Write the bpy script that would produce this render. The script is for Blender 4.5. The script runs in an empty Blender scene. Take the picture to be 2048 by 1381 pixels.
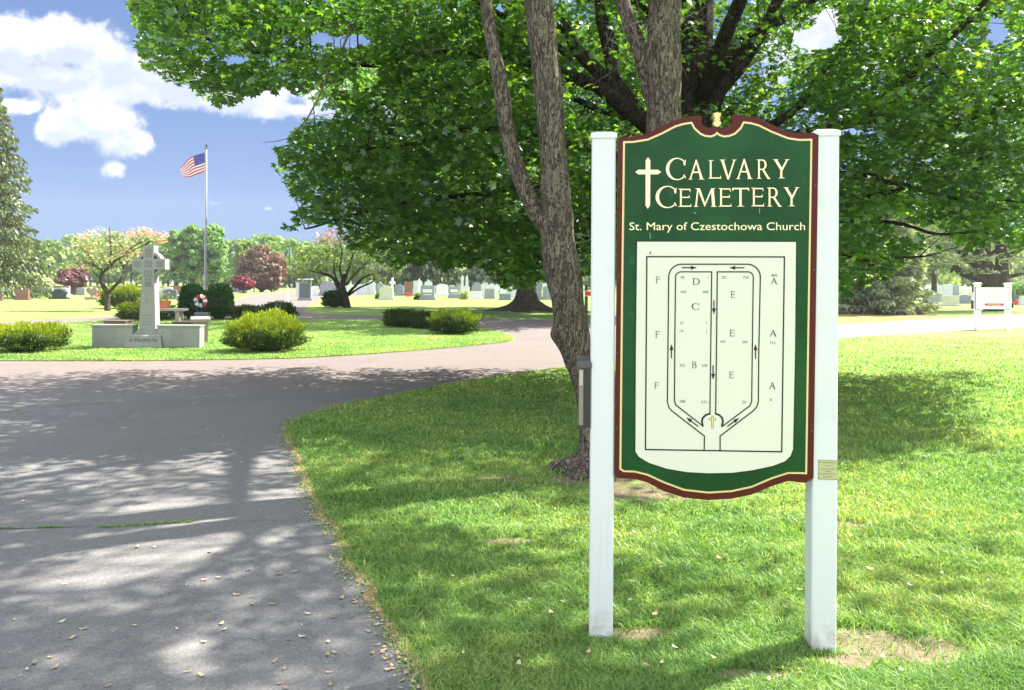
import bpy, math, random
import numpy as np
from mathutils import Vector, Matrix, noise as mnoise
random.seed(7); RG = np.random.default_rng(7)
scene = bpy.context.scene
COL = scene.collection
R = math.radians

# ------------------------------------------------------------------ camera, sky, sun, exposure
FPX, CAMH, V0, ROLL = 1520.0, 1.70, 562.0, 0.006
cam_d = bpy.data.cameras.new("camera"); cam = bpy.data.objects.new("camera", cam_d); COL.objects.link(cam)
cam_d.sensor_width = 36; cam_d.lens = 36 * FPX / 2048; cam_d.shift_y = -(690.5 - V0) / 2048
cam_d.clip_start = .05; cam_d.clip_end = 3000
cam.matrix_world = Matrix.Translation((0, 0, CAMH)) @ Matrix.Rotation(R(90), 4, 'X') @ Matrix.Rotation(ROLL, 4, 'Z')
scene.camera = cam
SUN_AZ, SUN_EL = R(62), R(50)          # azimuth clockwise from the view direction (+Y)
SD = Vector((math.sin(SUN_AZ) * math.cos(SUN_EL), math.cos(SUN_AZ) * math.cos(SUN_EL), math.sin(SUN_EL)))
sun_d = bpy.data.lights.new("sun", 'SUN'); sun_d.energy = 4.3; sun_d.angle = R(.53); sun_d.color = (1, .93, .82)
sun = bpy.data.objects.new("sun", sun_d); COL.objects.link(sun)
sun.rotation_euler = SD.to_track_quat('Z', 'Y').to_euler()
scene.view_settings.view_transform = 'Standard'; scene.view_settings.look = 'None'
scene.view_settings.exposure = 2.32; scene.view_settings.gamma = 1
SKY_STRENGTH = .15

class NT:
    """small node-tree writer"""
    def __init__(s, tree): s.t = tree; s.n = tree.nodes; s.l = tree.links
    def add(s, typ, **kw):
        n = s.n.new(typ)
        for k, v in kw.items(): setattr(n, k, v)
        return n
    def put(s, sock, v):
        if isinstance(v, bpy.types.NodeSocket): s.l.new(v, sock)
        elif v is not None: sock.default_value = v
    def math(s, op, a, b=None, c=None, clamp=False):
        n = s.add('ShaderNodeMath', operation=op, use_clamp=clamp)
        s.put(n.inputs[0], a); s.put(n.inputs[1], b); s.put(n.inputs[2], c)
        return n.outputs[0]
    def mix(s, f, a, b, mode='MIX'):
        n = s.add('ShaderNodeMix', data_type='RGBA', blend_type=mode)
        s.put(n.inputs[0], f); s.put(n.inputs[6], a); s.put(n.inputs[7], b)
        return n.outputs[2]
    def noise(s, vec, scale, detail=4, rough=.55, dist=0):
        n = s.add('ShaderNodeTexNoise'); s.put(n.inputs['Vector'], vec)
        n.inputs['Scale'].default_value = scale; n.inputs['Detail'].default_value = detail
        n.inputs['Roughness'].default_value = rough; n.inputs['Distortion'].default_value = dist
        return n.outputs[0]
    def step(s, v, lo, hi, a=0., b=1.):
        n = s.add('ShaderNodeMapRange', interpolation_type='SMOOTHSTEP')
        for i, q in enumerate((v, lo, hi, a, b)): s.put(n.inputs[i], q)
        return n.outputs[0]
    def ramp(s, f, stops):
        n = s.add('ShaderNodeValToRGB'); s.put(n.inputs[0], f); e = n.color_ramp.elements
        while len(e) < len(stops): e.new(.5)
        for q, (p, c) in zip(e, stops): q.position = p; q.color = (*c, 1)
        return n.outputs[0]

def c4(c): return (*c, 1.0)

world = bpy.data.worlds.new("World"); scene.world = world; world.use_nodes = True
W = NT(world.node_tree); W.n.clear()
sky = W.add('ShaderNodeTexSky', sky_type='NISHITA', sun_disc=False)
sky.sun_elevation = SUN_EL; sky.sun_rotation = SUN_AZ; sky.air_density = 1.0; sky.dust_density = .6; sky.ozone_density = 2.2
tc = W.add('ShaderNodeTexCoord'); vec = tc.outputs['Generated']
sep = W.add('ShaderNodeSeparateXYZ'); W.put(sep.inputs[0], vec)
X_, Y_, Z_ = sep.outputs
ya = W.math('MAXIMUM', Y_, .08)
ca = W.math('DIVIDE', X_, ya); cb = W.math('DIVIDE', Z_, ya)      # bearing and height of a point of the sky
n_big = W.noise(vec, 9, 6, .6); n_fine = W.noise(vec, 34, 6, .62)
field = None; above = None
for (u, v, ru, rv, amp) in [(130, 92, 140, 62, 1), (20, 105, 90, 60, 1), (225, 140, 110, 62, 1), (330, 165, 120, 52, 1), (110, 160, 250, 34, .9),
                       (450, 195, 170, 42, .9), (590, 222, 150, 26, .85), (260, 190, 170, 34, .8), (190, 245, 105, 50, 1), (245, 288, 68, 34, 1),
                       (130, 262, 72, 36, .95), (30, 222, 48, 20, .7), (224, 340, 20, 15, .22), (700, 200, 190, 60, 1), (1660, 80, 160, 110, 1.2),
                       (1300, -300, 900, 160, .8), (430, 410, 40, 6, .35), (535, 421, 14, 7, .45), (-300, 60, 160, 90, 1), (2500, 200, 300, 140, 1)]:
    a0, b0 = (u - 1024) / FPX, (V0 - v) / FPX; ra, rb = ru / FPX, rv / FPX
    da = W.math('MULTIPLY', W.math('SUBTRACT', ca, a0), 1 / ra); db = W.math('MULTIPLY', W.math('SUBTRACT', cb, b0), 1 / rb)
    d = W.math('SQRT', W.math('ADD', W.math('MULTIPLY', da, da), W.math('MULTIPLY', db, db)))
    q = W.math('MULTIPLY', W.math('SUBTRACT', 1.08, d), amp)
    field = q if field is None else W.math('SMOOTH_MAX', field, q, .22)
    db2 = W.math('ADD', db, min(.62, .017 / rb)); d2 = W.math('SQRT', W.math('ADD', W.math('MULTIPLY', da, da), W.math('MULTIPLY', db2, db2)))
    q2 = W.math('MULTIPLY', W.math('SUBTRACT', 1.08, d2), amp); above = q2 if above is None else W.math('SMOOTH_MAX', above, q2, .22)
field = W.math('ADD', field, W.math('MULTIPLY', W.math('SUBTRACT', n_big, .5), 1.7))
field = W.math('ADD', field, W.math('MULTIPLY', W.math('SUBTRACT', n_fine, .5), 1.5))
mask = W.step(field, .04, .50)
mask = W.math('MULTIPLY', mask, W.step(Y_, .1, .2))
n_puff = W.noise(vec, 22, 5, .6)
body = W.step(W.math('ADD', W.math('MULTIPLY', above, -.55), W.math('MULTIPLY', n_puff, 1.5)), .28, .80)
cloudc = W.mix(body, (.92, 1.05, 1.34, 1), (1.6, 1.62, 1.64, 1))
hsv = W.add('ShaderNodeHueSaturation'); hsv.inputs['Saturation'].default_value = .95; hsv.inputs['Hue'].default_value = .512
W.put(hsv.inputs['Color'], sky.outputs[0])
gam = W.add('ShaderNodeGamma'); W.put(gam.inputs[0], hsv.outputs[0]); gam.inputs[1].default_value = .27
tint = W.mix(1., gam.outputs[0], (.176, .318, .60, 1), 'MULTIPLY')
# unseen bright cloud added as fill light, overhead and behind the camera
over = W.math('MAXIMUM', W.step(Z_, .46, .75), W.step(Y_, .25, -.2))
fill_cover = W.math('MULTIPLY', over, W.step(W.math('ADD', W.noise(vec, 2.2, 5, .55), W.math('MULTIPLY', n_big, .3)), .40, .60))
base_sky = W.mix(fill_cover, tint, (2.75, 2.85, 3.1, 1))
final = W.mix(mask, base_sky, cloudc)
bg = W.add('ShaderNodeBackground'); W.put(bg.inputs[0], final); bg.inputs[1].default_value = SKY_STRENGTH
wo = W.add('ShaderNodeOutputWorld'); W.l.new(bg.outputs[0], wo.inputs[0])

# ------------------------------------------------------------------ picture <-> place helpers
def P(u, v, Y):
    du, dv = u - 1024, v - V0
    return Vector(((du + ROLL * dv) / FPX * Y, Y, CAMH + (ROLL * du - dv) / FPX * Y))
def dist_of(u, v): return FPX * CAMH / -(ROLL * (u - 1024) - (v - V0))
def G(u, v, z=0.):
    p = P(u, v, dist_of(u, v)); return Vector((p.x, p.y, z))
def pix(A):
    A = np.atleast_2d(A); Y = np.maximum(A[:, 1], .01)
    x = A[:, 0] / Y * FPX; z = (A[:, 2] - CAMH) / Y * FPX
    return 1024 + x + ROLL * z, V0 + ROLL * x - z
def inpoly(x, y, poly):
    x = np.asarray(x); y = np.asarray(y); ins = np.zeros(x.shape, bool); n = len(poly)
    for i in range(n):
        x0, y0 = poly[i]; x1, y1 = poly[(i + 1) % n]
        c = ((y0 > y) != (y1 > y)) & (x < (x1 - x0) * (y - y0) / ((y1 - y0) if y1 != y0 else 1e-9) + x0)
        ins ^= c
    return ins

# ------------------------------------------------------------------ object helpers
def tag(o, label=None, cat=None, group=None, kind=None):
    if label: o['label'] = label
    if cat: o['category'] = cat
    if group: o['group'] = group
    if kind: o['kind'] = kind
    return o
def thing(name, label, cat, loc=(0, 0, 0), rz=0., group=None):
    o = bpy.data.objects.new(name, None); COL.objects.link(o); o.location = loc; o.rotation_euler = (0, 0, rz)
    o.empty_display_size = .2
    return tag(o, label, cat, group)
def link(name, me, mat, parent=None, loc=None):
    o = bpy.data.objects.new(name, me); COL.objects.link(o)
    if mat is not None and not me.materials: me.materials.append(mat)
    if parent is not None: o.parent = parent
    if loc is not None: o.location = loc
    return o
def mesh_np(name, V, F, mat=None, parent=None, smooth=False, loc=None):
    V = np.asarray(V, np.float32); Fs = F if isinstance(F, list) else [F]
    Fs = [np.asarray(f, np.int32) for f in Fs if len(f)]
    me = bpy.data.meshes.new(name); me.vertices.add(len(V)); me.vertices.foreach_set('co', V.ravel())
    nl = sum(f.size for f in Fs); nf = sum(len(f) for f in Fs)
    me.loops.add(nl); me.loops.foreach_set('vertex_index', np.concatenate([f.ravel() for f in Fs]))
    me.polygons.add(nf); st = []; c = 0
    for f in Fs:
        k = f.shape[1]; st.append(c + np.arange(len(f)) * k); c += f.size
    me.polygons.foreach_set('loop_start', np.concatenate(st).astype(np.int32))
    me.update(calc_edges=True)
    if smooth: me.polygons.foreach_set('use_smooth', np.ones(nf, bool))
    me.validate()
    return link(name, me, mat, parent, loc)

class MB:
    """collects simple shapes into one mesh"""
    def __init__(s): s.v = []; s.f = []
    def poly(s, pts, faces):
        b = len(s.v); s.v += [tuple(p) for p in pts]; s.f += [tuple(b + i for i in f) for f in faces]
    def box(s, x0, x1, y0, y1, z0, z1, M=None, taper=1., bev=0.):
        cx, cy = (x0 + x1) / 2, (y0 + y1) / 2
        if bev:
            h = bev; ring = lambda a, z, t=1: [((x - cx) * t + cx, (y - cy) * t + cy, z) for x, y in
                    ((x0 + a + 0, y0 + a - 0), (x1 - a, y0 + a), (x1 - a, y1 - a), (x0 + a, y1 - a))]
            s.loft([ring(0, z0), ring(0, z1 - h, taper), ring(h, z1, taper)], M); return
        pts = [(x0, y0, z0), (x1, y0, z0), (x1, y1, z0), (x0, y1, z0)]
        pts += [((x - cx) * taper + cx, (y - cy) * taper + cy, z1) for x, y, _ in pts]
        if M: pts = [M @ Vector(p) for p in pts]
        s.poly(pts, [(3, 2, 1, 0), (4, 5, 6, 7), (0, 1, 5, 4), (1, 2, 6, 5), (2, 3, 7, 6), (3, 0, 4, 7)])
    def loft(s, rings, M=None, caps=True):
        n = len(rings[0]); pts = [p for r in rings for p in r]
        if M: pts = [M @ Vector(p) for p in pts]
        f = []
        for k in range(len(rings) - 1):
            for i in range(n):
                j = (i + 1) % n; f.append((k * n + i, k * n + j, (k + 1) * n + j, (k + 1) * n + i))
        if caps: f.append(tuple(range(n - 1, -1, -1))); f.append(tuple(range((len(rings) - 1) * n, len(rings) * n)))
        s.poly(pts, f)
    def prism(s, xz, y0, y1, M=None):
        """outline in (x, z), extruded from y0 (front) to y1"""
        s.loft([[(x, y0, z) for x, z in xz], [(x, y1, z) for x, z in xz]], M)
    def tube(s, pts, rad, n=8, caps=True):
        pts = [Vector(p) for p in pts]; rings = []
        if not hasattr(rad, '__len__'): rad = [rad] * len(pts)
        up = Vector((.13, .97, .21)).normalized()
        for i, p in enumerate(pts):
            t = (pts[min(i + 1, len(pts) - 1)] - pts[max(i - 1, 0)]).normalized()
            a = t.cross(up); a = a.normalized() if a.length > .05 else t.cross(Vector((1, 0, 0))).normalized(); b = t.cross(a)
            rings.append([p + (a * math.cos(2 * math.pi * k / n) + b * math.sin(2 * math.pi * k / n)) * rad[i] for k in range(n)])
        s.loft(rings, caps=caps)
    def build(s, name, mat, parent=None, smooth=False, loc=None):
        me = bpy.data.meshes.new(name); me.from_pydata(s.v, [], s.f); me.update()
        if smooth: me.polygons.foreach_set('use_smooth', [True] * len(me.polygons))
        return link(name, me, mat, parent, loc)

# ------------------------------------------------------------------ materials
MATS = {}
def material(name):
    m = bpy.data.materials.new(name); m.use_nodes = True; t = NT(m.node_tree); t.n.clear(); MATS[name] = m
    return m, t
def out(t, sh): o = t.add('ShaderNodeOutputMaterial'); t.l.new(sh, o.inputs[0]); return o
def principled(t, col, rough=.7, spec=.3, bump=None, bstr=.3, bdist=.01, metal=0.):
    p = t.add('ShaderNodeBsdfPrincipled'); t.put(p.inputs['Base Color'], col if isinstance(col, bpy.types.NodeSocket) else c4(col))
    t.put(p.inputs['Roughness'], rough); p.inputs['Specular IOR Level'].default_value = spec; p.inputs['Metallic'].default_value = metal
    if bump is not None:
        b = t.add('ShaderNodeBump'); b.inputs['Strength'].default_value = bstr; b.inputs['Distance'].default_value = bdist
        t.put(b.inputs['Height'], bump); t.l.new(b.outputs[0], p.inputs['Normal'])
    return p.outputs[0]
def objco(t): return t.add('ShaderNodeTexCoord').outputs['Object']
def geopos(t): return t.add('ShaderNodeNewGeometry').outputs['Position']
def plain(name, col, rough=.6, spec=.3, var=.12, scale=30, metal=0., bstr=.15):
    m, t = material(name); v = objco(t); n = t.noise(v, scale, 5)
    c = t.mix(n, c4([x * (1 - var) for x in col]), c4([min(1, x * (1 + var)) for x in col]))
    out(t, principled(t, c, rough, spec, n, bstr, .003, metal)); return m
def leafmat(name, stops, trans=.38, gloss=.05, spread=1.0, tcol=(1.25, 1.3, .45)):
    """leaf: every leaf its own shade from the ramp, light passing through"""
    m, t = material(name)
    rnd = t.add('ShaderNodeNewGeometry').outputs['Random Per Island']
    big = t.noise(geopos(t), .7, 2)
    f = t.math('ADD', t.math('MULTIPLY', rnd, .75 * spread), t.math('MULTIPLY', t.math('SUBTRACT', big, .35), .8), clamp=True)
    c = t.ramp(f, stops)
    d = t.add('ShaderNodeBsdfDiffuse'); t.put(d.inputs[0], c)
    tr = t.add('ShaderNodeBsdfTranslucent'); t.put(tr.inputs[0], t.mix(1., c, c4(tcol), 'MULTIPLY'))
    g = t.add('ShaderNodeBsdfGlossy'); g.inputs[0].default_value = (.8, .85, .9, 1); g.inputs[1].default_value = .38
    m1 = t.add('ShaderNodeMixShader'); m1.inputs[0].default_value = trans; t.l.new(d.outputs[0], m1.inputs[1]); t.l.new(tr.outputs[0], m1.inputs[2])
    m2 = t.add('ShaderNodeMixShader'); m2.inputs[0].default_value = gloss; t.l.new(m1.outputs[0], m2.inputs[1]); t.l.new(g.outputs[0], m2.inputs[2])
    out(t, m2.outputs[0]); return m

M_MAPLE = leafmat('maple_leaf', [(0, (.022, .07, .018)), (.45, (.052, .135, .026)), (.85, (.11, .22, .035)), (1, (.24, .36, .05))], .48, .06, tcol=(2.1, 2.0, .55))
M_FARLEAF = leafmat('far_leaf', [(0, (.03, .075, .02)), (.5, (.065, .14, .03)), (1, (.14, .24, .05))], .35, .03)
M_WOOD = leafmat('wood_leaf', [(0, (.09, .15, .07)), (.35, (.14, .23, .08)), (.7, (.22, .33, .1)), (1, (.32, .38, .17))], .3, .0)  # hazy distance painted into the leaf colour, paler and greyer
M_WOODR = leafmat('pale_wood_leaf', [(0, (.14, .2, .09)), (.4, (.26, .34, .13)), (1, (.48, .52, .25))], .35, .0)
M_POPLAR = leafmat('poplar_leaf', [(0, (.09, .19, .07)), (.5, (.17, .31, .1)), (1, (.3, .45, .17))], .35, .0)
M_SPRUCE = leafmat('spruce_needle', [(0, (.035, .065, .022)), (.4, (.075, .105, .036)), (.75, (.15, .185, .055)), (1, (.25, .26, .12))], .2, .03)
M_DSPRUCE = leafmat('dark_spruce_needle', [(0, (.02, .04, .014)), (.6, (.05, .085, .025)), (1, (.12, .14, .05))], .15, .02)
M_BLUE = leafmat('blue_conifer_needle', [(0, (.08, .14, .1)), (.5, (.17, .26, .18)), (1, (.32, .4, .26))], .2, .03)
M_PINE = leafmat('pine_needle', [(0, (.12, .17, .1)), (.5, (.26, .33, .2)), (1, (.48, .52, .32))], .3, .03)
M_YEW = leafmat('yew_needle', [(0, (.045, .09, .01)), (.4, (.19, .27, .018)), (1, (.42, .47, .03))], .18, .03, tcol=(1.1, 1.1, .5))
M_OLDSHADEYEW = leafmat('shaded_old_yew_needle', [(0, (.012, .03, .008)), (.5, (.04, .075, .014)), (.85, (.1, .15, .02)), (1, (.25, .3, .03))], .12, .02)
M_DYEW = leafmat('dark_yew_needle', [(0, (.015, .035, .01)), (.6, (.035, .075, .016)), (1, (.08, .13, .025))], .1, .02)
M_DOME = leafmat('arborvitae_scale_leaf', [(0, (.012, .045, .014)), (.6, (.025, .085, .02)), (1, (.06, .14, .03))], .1, .02)
M_COPPER = leafmat('copper_leaf', [(0, (.085, .05, .04)), (.5, (.17, .1, .07)), (1, (.3, .2, .12))], .3, .03, tcol=(1.3, 1, .7))
M_PURPLE = leafmat('purple_leaf', [(0, (.05, .02, .022)), (.5, (.11, .04, .04)), (1, (.22, .11, .09))], .25, .03, tcol=(1.3, .8, .8))
M_RED = leafmat('red_maple_leaf', [(0, (.08, .008, .016)), (.5, (.17, .014, .03)), (1, (.3, .04, .055))], .35, .03, tcol=(1.3, .7, .7))
M_CREAM = leafmat('cream_blossom', [(0, (.13, .19, .05)), (.35, (.3, .34, .11)), (.7, (.5, .48, .28)), (1, (.7, .5, .36))], .3, .0, tcol=(1, 1, .8))
M_PINK = leafmat('pink_blossom', [(0, (.35, .28, .14)), (.4, (.6, .35, .27)), (1, (.8, .45, .4))], .3, .0, tcol=(1, .9, .9))
M_DOGLEAF = leafmat('dogwood_leaf', [(0, (.06, .11, .02)), (.5, (.14, .22, .035)), (1, (.3, .36, .09))], .4, .02)
M_WHITEB = leafmat('white_blossom', [(0, (.2, .28, .08)), (.5, (.5, .55, .25)), (1, (.75, .72, .5))], .3, .0, tcol=(1, 1, .8))
M_POTLEAF = leafmat('pot_plant_leaf', [(0, (.12, .22, .04)), (.6, (.4, .45, .2)), (1, (.8, .75, .6))], .3, .02)
M_REDFLOWER = leafmat('red_flower', [(0, (.4, .03, .02)), (.6, (.7, .08, .05)), (1, (.8, .5, .45))], .2, .0, tcol=(1, .8, .8))

def grass_mat(name, dry=.5):
    m, t = material(name)
    g = t.add('ShaderNodeNewGeometry'); rnd = g.outputs['Random Per Island']; pos = g.outputs['Position']
    n1 = t.noise(pos, .55, 4, .6); n2 = t.noise(pos, 3.2, 3)
    f = t.math('ADD', t.math('MULTIPLY', rnd, .5), t.math('ADD', t.math('MULTIPLY', n1, .9), t.math('MULTIPLY', n2, .35)))
    f = t.math('SUBTRACT', f, .38)
    c = t.ramp(f, [(0, (.06, .16, .05)), (.38, (.135, .27, .075)), (.62, (.255, .38, .105)), (.82, (.47, .49, .17)), (1, (.62, .57, .36))])
    d = t.add('ShaderNodeBsdfDiffuse'); t.put(d.inputs[0], c)
    tr = t.add('ShaderNodeBsdfTranslucent'); t.put(tr.inputs[0], t.mix(1., c, (1.4, 1.4, .7, 1), 'MULTIPLY'))
    gl = t.add('ShaderNodeBsdfGlossy'); gl.inputs[0].default_value = (.85, .95, .85, 1); gl.inputs[1].default_value = .45
    m1 = t.add('ShaderNodeMixShader'); m1.inputs[0].default_value = .4; t.l.new(d.outputs[0], m1.inputs[1]); t.l.new(tr.outputs[0], m1.inputs[2])
    m2 = t.add('ShaderNodeMixShader'); m2.inputs[0].default_value = .025; t.l.new(m1.outputs[0], m2.inputs[1]); t.l.new(gl.outputs[0], m2.inputs[2])
    out(t, m2.outputs[0]); return m
M_BLADE = grass_mat('grass_blade')

EARTH = [(G(1330, 985), .75, .30), (G(1190, 962), .55, .2), (G(1010, 960), .3, .12), (G(1790, 1295), .40, .2), (G(1280, 1268), .25, .09), (G(1690, 1050), .2, .1), (G(1010, 1085), .2, .08), (G(1520, 1352), .22, .06), (G(1700, 1322), .16, .08)]
def lawn_mat(name, earth=True):
    m, t = material(name); pos = geopos(t)
    n1 = t.noise(pos, .5, 5, .6); n2 = t.noise(pos, 4, 5, .65); n3 = t.noise(pos, 45, 4, .7)
    st = t.add('ShaderNodeMapping'); st.inputs['Scale'].default_value = (1, 5, 1); t.put(st.inputs['Vector'], pos); n4 = t.noise(st.outputs[0], 1.6, 3)
    f = t.math('ADD', t.math('MULTIPLY', n1, .5), t.math('ADD', t.math('MULTIPLY', n2, .35), t.math('MULTIPLY', n3, .4)))
    f = t.math('ADD', f, t.math('MULTIPLY', t.math('SUBTRACT', n4, .5), .25))
    c = t.ramp(f, [(.3, (.085, .16, .04)), (.55, (.135, .22, .055)), (.75, (.21, .27, .085)), (.92, (.34, .33, .17))])
    if earth:
        e = None
        sp = t.add('ShaderNodeSeparateXYZ'); t.put(sp.inputs[0], pos)
        for (p, rx, ry) in EARTH:
            a = t.math('MULTIPLY', t.math('SUBTRACT', sp.outputs[0], p.x), 1 / rx); b = t.math('MULTIPLY', t.math('SUBTRACT', sp.outputs[1], p.y), 1 / ry)
            q = t.math('SUBTRACT', 1.2, t.math('ADD', t.math('MULTIPLY', a, a), t.math('MULTIPLY', b, b)))
            e = q if e is None else t.math('MAXIMUM', e, q)
        e = t.step(t.math('ADD', e, t.math('MULTIPLY', t.math('SUBTRACT', n2, .5), 3.)), .1, .8, 0, .9)
        soil = t.ramp(n3, [(.3, (.10, .075, .05)), (.6, (.2, .155, .11)), (.8, (.34, .28, .2))])
        c = t.mix(e, c, soil)
    out(t, principled(t, c, .9, .1, t.math('ADD', n3, n2), .6, .03)); return m
M_LAWN = lawn_mat('lawn_turf'); M_LAWN2 = lawn_mat('island_turf', False)

def asphalt_mat():
    m, t = material('asphalt'); pos = geopos(t)
    agg = t.add('ShaderNodeTexVoronoi'); agg.inputs['Scale'].default_value = 95; t.put(agg.inputs['Vector'], pos)
    fine = t.noise(pos, 160, 4, .7); mid = t.noise(pos, 2.2, 5, .6); big = t.noise(pos, .35, 4, .6)
    sp = t.add('ShaderNodeSeparateXYZ'); t.put(sp.inputs[0], pos)
    far = t.step(t.math('ADD', sp.outputs[1], t.math('MULTIPLY', mid, 2.)), 10.5, 14.5)      # pinkish sunlight painted into the road colour beyond the shade edge
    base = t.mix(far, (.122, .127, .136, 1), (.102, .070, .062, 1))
    sun_pale = t.math('MULTIPLY', far, t.step(sp.outputs[0], 4., 11.)); base = t.mix(sun_pale, base, (.34, .29, .27, 1))  # overexposed sunlight on the right-hand road, painted in as a paler base
    c = t.mix(t.math('MULTIPLY', mid, .6), base, (.16, .148, .14, 1))
    sepc = t.add('ShaderNodeSeparateColor'); t.put(sepc.inputs[0], agg.outputs['Color'])
    c = t.mix(t.step(sepc.outputs[0], .82, 1., 0, .32), c, (.33, .32, .31, 1))
    c = t.mix(t.step(sepc.outputs[1], .75, 1., 0, .5), c, (.05, .05, .055, 1))
    c = t.mix(t.math('MULTIPLY', t.step(fine, .35, .7), .35), c, (.24, .235, .23, 1))
    c = t.mix(t.step(big, .5, .75, 0, .3), c, (.075, .075, .08, 1))
    # hairline cracks
    warp = t.mix(.12, pos, t.add('ShaderNodeTexNoise').outputs[1])
    cr = t.add('ShaderNodeTexVoronoi', feature='DISTANCE_TO_EDGE'); cr.inputs['Scale'].default_value = .42; t.put(cr.inputs['Vector'], warp)
    crack = t.math('MULTIPLY', t.step(cr.outputs[0], .0015, .006, 1, 0), t.step(mid, .6, .7))
    c = t.mix(t.math('MULTIPLY', crack, .45), c, (.05, .05, .045, 1))
    stain = t.noise(pos, .9, 6, .7); c = t.mix(t.step(stain, .56, .72, 0, .35), c, (.085, .08, .075, 1)); c = t.mix(t.step(t.noise(pos, 12, 5, .7), .5, .7, 0, .22), c, (.25, .235, .22, 1))
    h = t.math('ADD', agg.outputs[0], t.math('SUBTRACT', t.math('MULTIPLY', fine, .6), t.math('MULTIPLY', crack, 1.5)))
    out(t, principled(t, c, .85, .25, h, .55, .006)); return m
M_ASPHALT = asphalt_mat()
M_DEBRIS = plain('leaf_litter', (.3, .2, .12), .9, .1, .45, 25)
M_PALEROAD = plain('pale_road', (.52, .46, .43), .85, .2, .1, 8)

def bark_mat(name, c0, c1, c2, scale=1., lichen=.5):
    m, t = material(name); co = objco(t)
    mp = t.add('ShaderNodeMapping'); mp.inputs['Scale'].default_value = (1, 1, .22); t.put(mp.inputs['Vector'], co)
    def ridge(sc, det, dist): return t.math('ABSOLUTE', t.math('SUBTRACT', t.noise(mp.outputs[0], sc * scale, det, .6, dist), .5))
    r1 = ridge(26, 3, .6); r2 = ridge(60, 4, .3)
    crack = t.math('MULTIPLY', t.step(r1, .0, .055), t.step(r2, 0., .05, .45, 1))
    n = t.noise(co, 55 * scale, 6, .75); n2 = t.noise(co, 3.5, 4)
    c = t.mix(crack, c4(c0), t.mix(t.step(n, .3, .7), c4(c1), c4(c2)))
    lich = t.noise(co, 7, 5, .65)
    c = t.mix(t.step(lich, .6, .7, 0, lichen), c, (.27, .29, .22, 1))
    c = t.mix(t.step(n2, .4, .7, 0, .35), c, c4([x * .6 for x in c1]))
    h = t.math('ADD', t.math('MULTIPLY', crack, .8), t.math('MULTIPLY', n, .8))
    out(t, principled(t, c, .92, .1, h, 1., .02)); return m
M_BARK = bark_mat('grey_brown_bark', (.045, .036, .028), (.14, .118, .094), (.32, .275, .22))
M_DBARK = bark_mat('dark_maple_bark', (.012, .01, .008), (.04, .033, .027), (.085, .07, .058), .6, .2)
M_FBARK = bark_mat('far_bark', (.024, .02, .016), (.062, .05, .038), (.13, .108, .085), .3, .2)
M_TWIG = plain('dead_twig', (.2, .17, .14), .9, .1, .3, 20)

def granite(name, col, rough=.5, var=.25, sc=120):
    m, t = material(name); co = objco(t); n = t.noise(co, sc, 3, .8); n2 = t.noise(co, 2.5, 4)
    c = t.mix(n, c4([x * (1 - var) for x in col]), c4([min(.95, x * (1 + var)) for x in col]))
    c = t.mix(t.step(n2, .45, .8, 0, .35), c, c4([x * .6 for x in col]))
    out(t, principled(t, c, rough, .4, n, .1, .002)); return m
GR = {'grey': granite('grey_granite', (.23, .25, .28)), 'pale': granite('pale_granite', (.5, .53, .58)), 'dark': granite('dark_granite', (.09, .1, .115), .3),
      'black': granite('black_granite', (.025, .028, .032), .2), 'red': granite('red_granite', (.2, .085, .07), .3), 'brown': granite('brown_granite', (.24, .17, .15), .45),
      'white': granite('white_marble', (.66, .67, .7), .5, .08), 'cream': granite('cream_stone', (.5, .5, .42), .7, .12), 'blue': granite('blue_grey_granite', (.17, .2, .26), .35)}
M_MONU = granite('weathered_monument_granite', (.25, .262, .245), .85, .3, 40)
M_ENGRAVE = plain('engraved_line', (.14, .15, .15), .8, .2)
M_PINKSTONE = granite('pink_granite', (.3, .245, .22), .7, .18, 60)
M_BROWNSLAB = plain('brown_slab', (.1, .075, .06), .7, .3)
def paint(name, col, rough=.35, grime=.12, spec=.45):
    m, t = material(name); co = objco(t); n = t.noise(co, 6, 6, .65); n2 = t.noise(co, 70, 3)
    c = t.mix(t.step(n, .5, .8, 0, grime), c4(col), c4([x * .7 for x in col]))
    out(t, principled(t, c, t.math('ADD', rough, t.math('MULTIPLY', n, .2)), spec, n2, .04, .001)); return m
def post_mat():
    m, t = material('white_vinyl'); co = objco(t); n = t.noise(co, 9, 6, .7)
    sp = t.add('ShaderNodeSeparateXYZ'); t.put(sp.inputs[0], co)
    low = t.math('MULTIPLY', t.step(sp.outputs[2], 0., .22, 1, 0), t.step(n, .38, .62))      # splashed soil near the ground
    c = t.mix(t.math('MULTIPLY', low, .7), (.60, .635, .655, 1), (.3, .26, .19, 1))
    c = t.mix(t.step(t.noise(co, 2.5, 5, .7), .5, .75, 0, .35), c, (.44, .47, .42, 1))
    sm = t.add('ShaderNodeMapping'); sm.inputs['Scale'].default_value = (38, 38, 1.1); t.put(sm.inputs['Vector'], co); c = t.mix(t.step(t.noise(sm.outputs[0], 1., 4, .6), .55, .8, 0, .3), c, (.42, .45, .41, 1))
    out(t, principled(t, c, .4, .4, n, .03, .002)); return m
M_POST = post_mat()
M_REDRIM = paint('maroon_paint', (.075, .010, .009), .3, .4, .2)
M_GOLD = paint('gold_paint', (.72, .56, .26), .4, .35)
M_CREAMP = paint('cream_paint', (.86, .78, .5), .45, .12)
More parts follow.
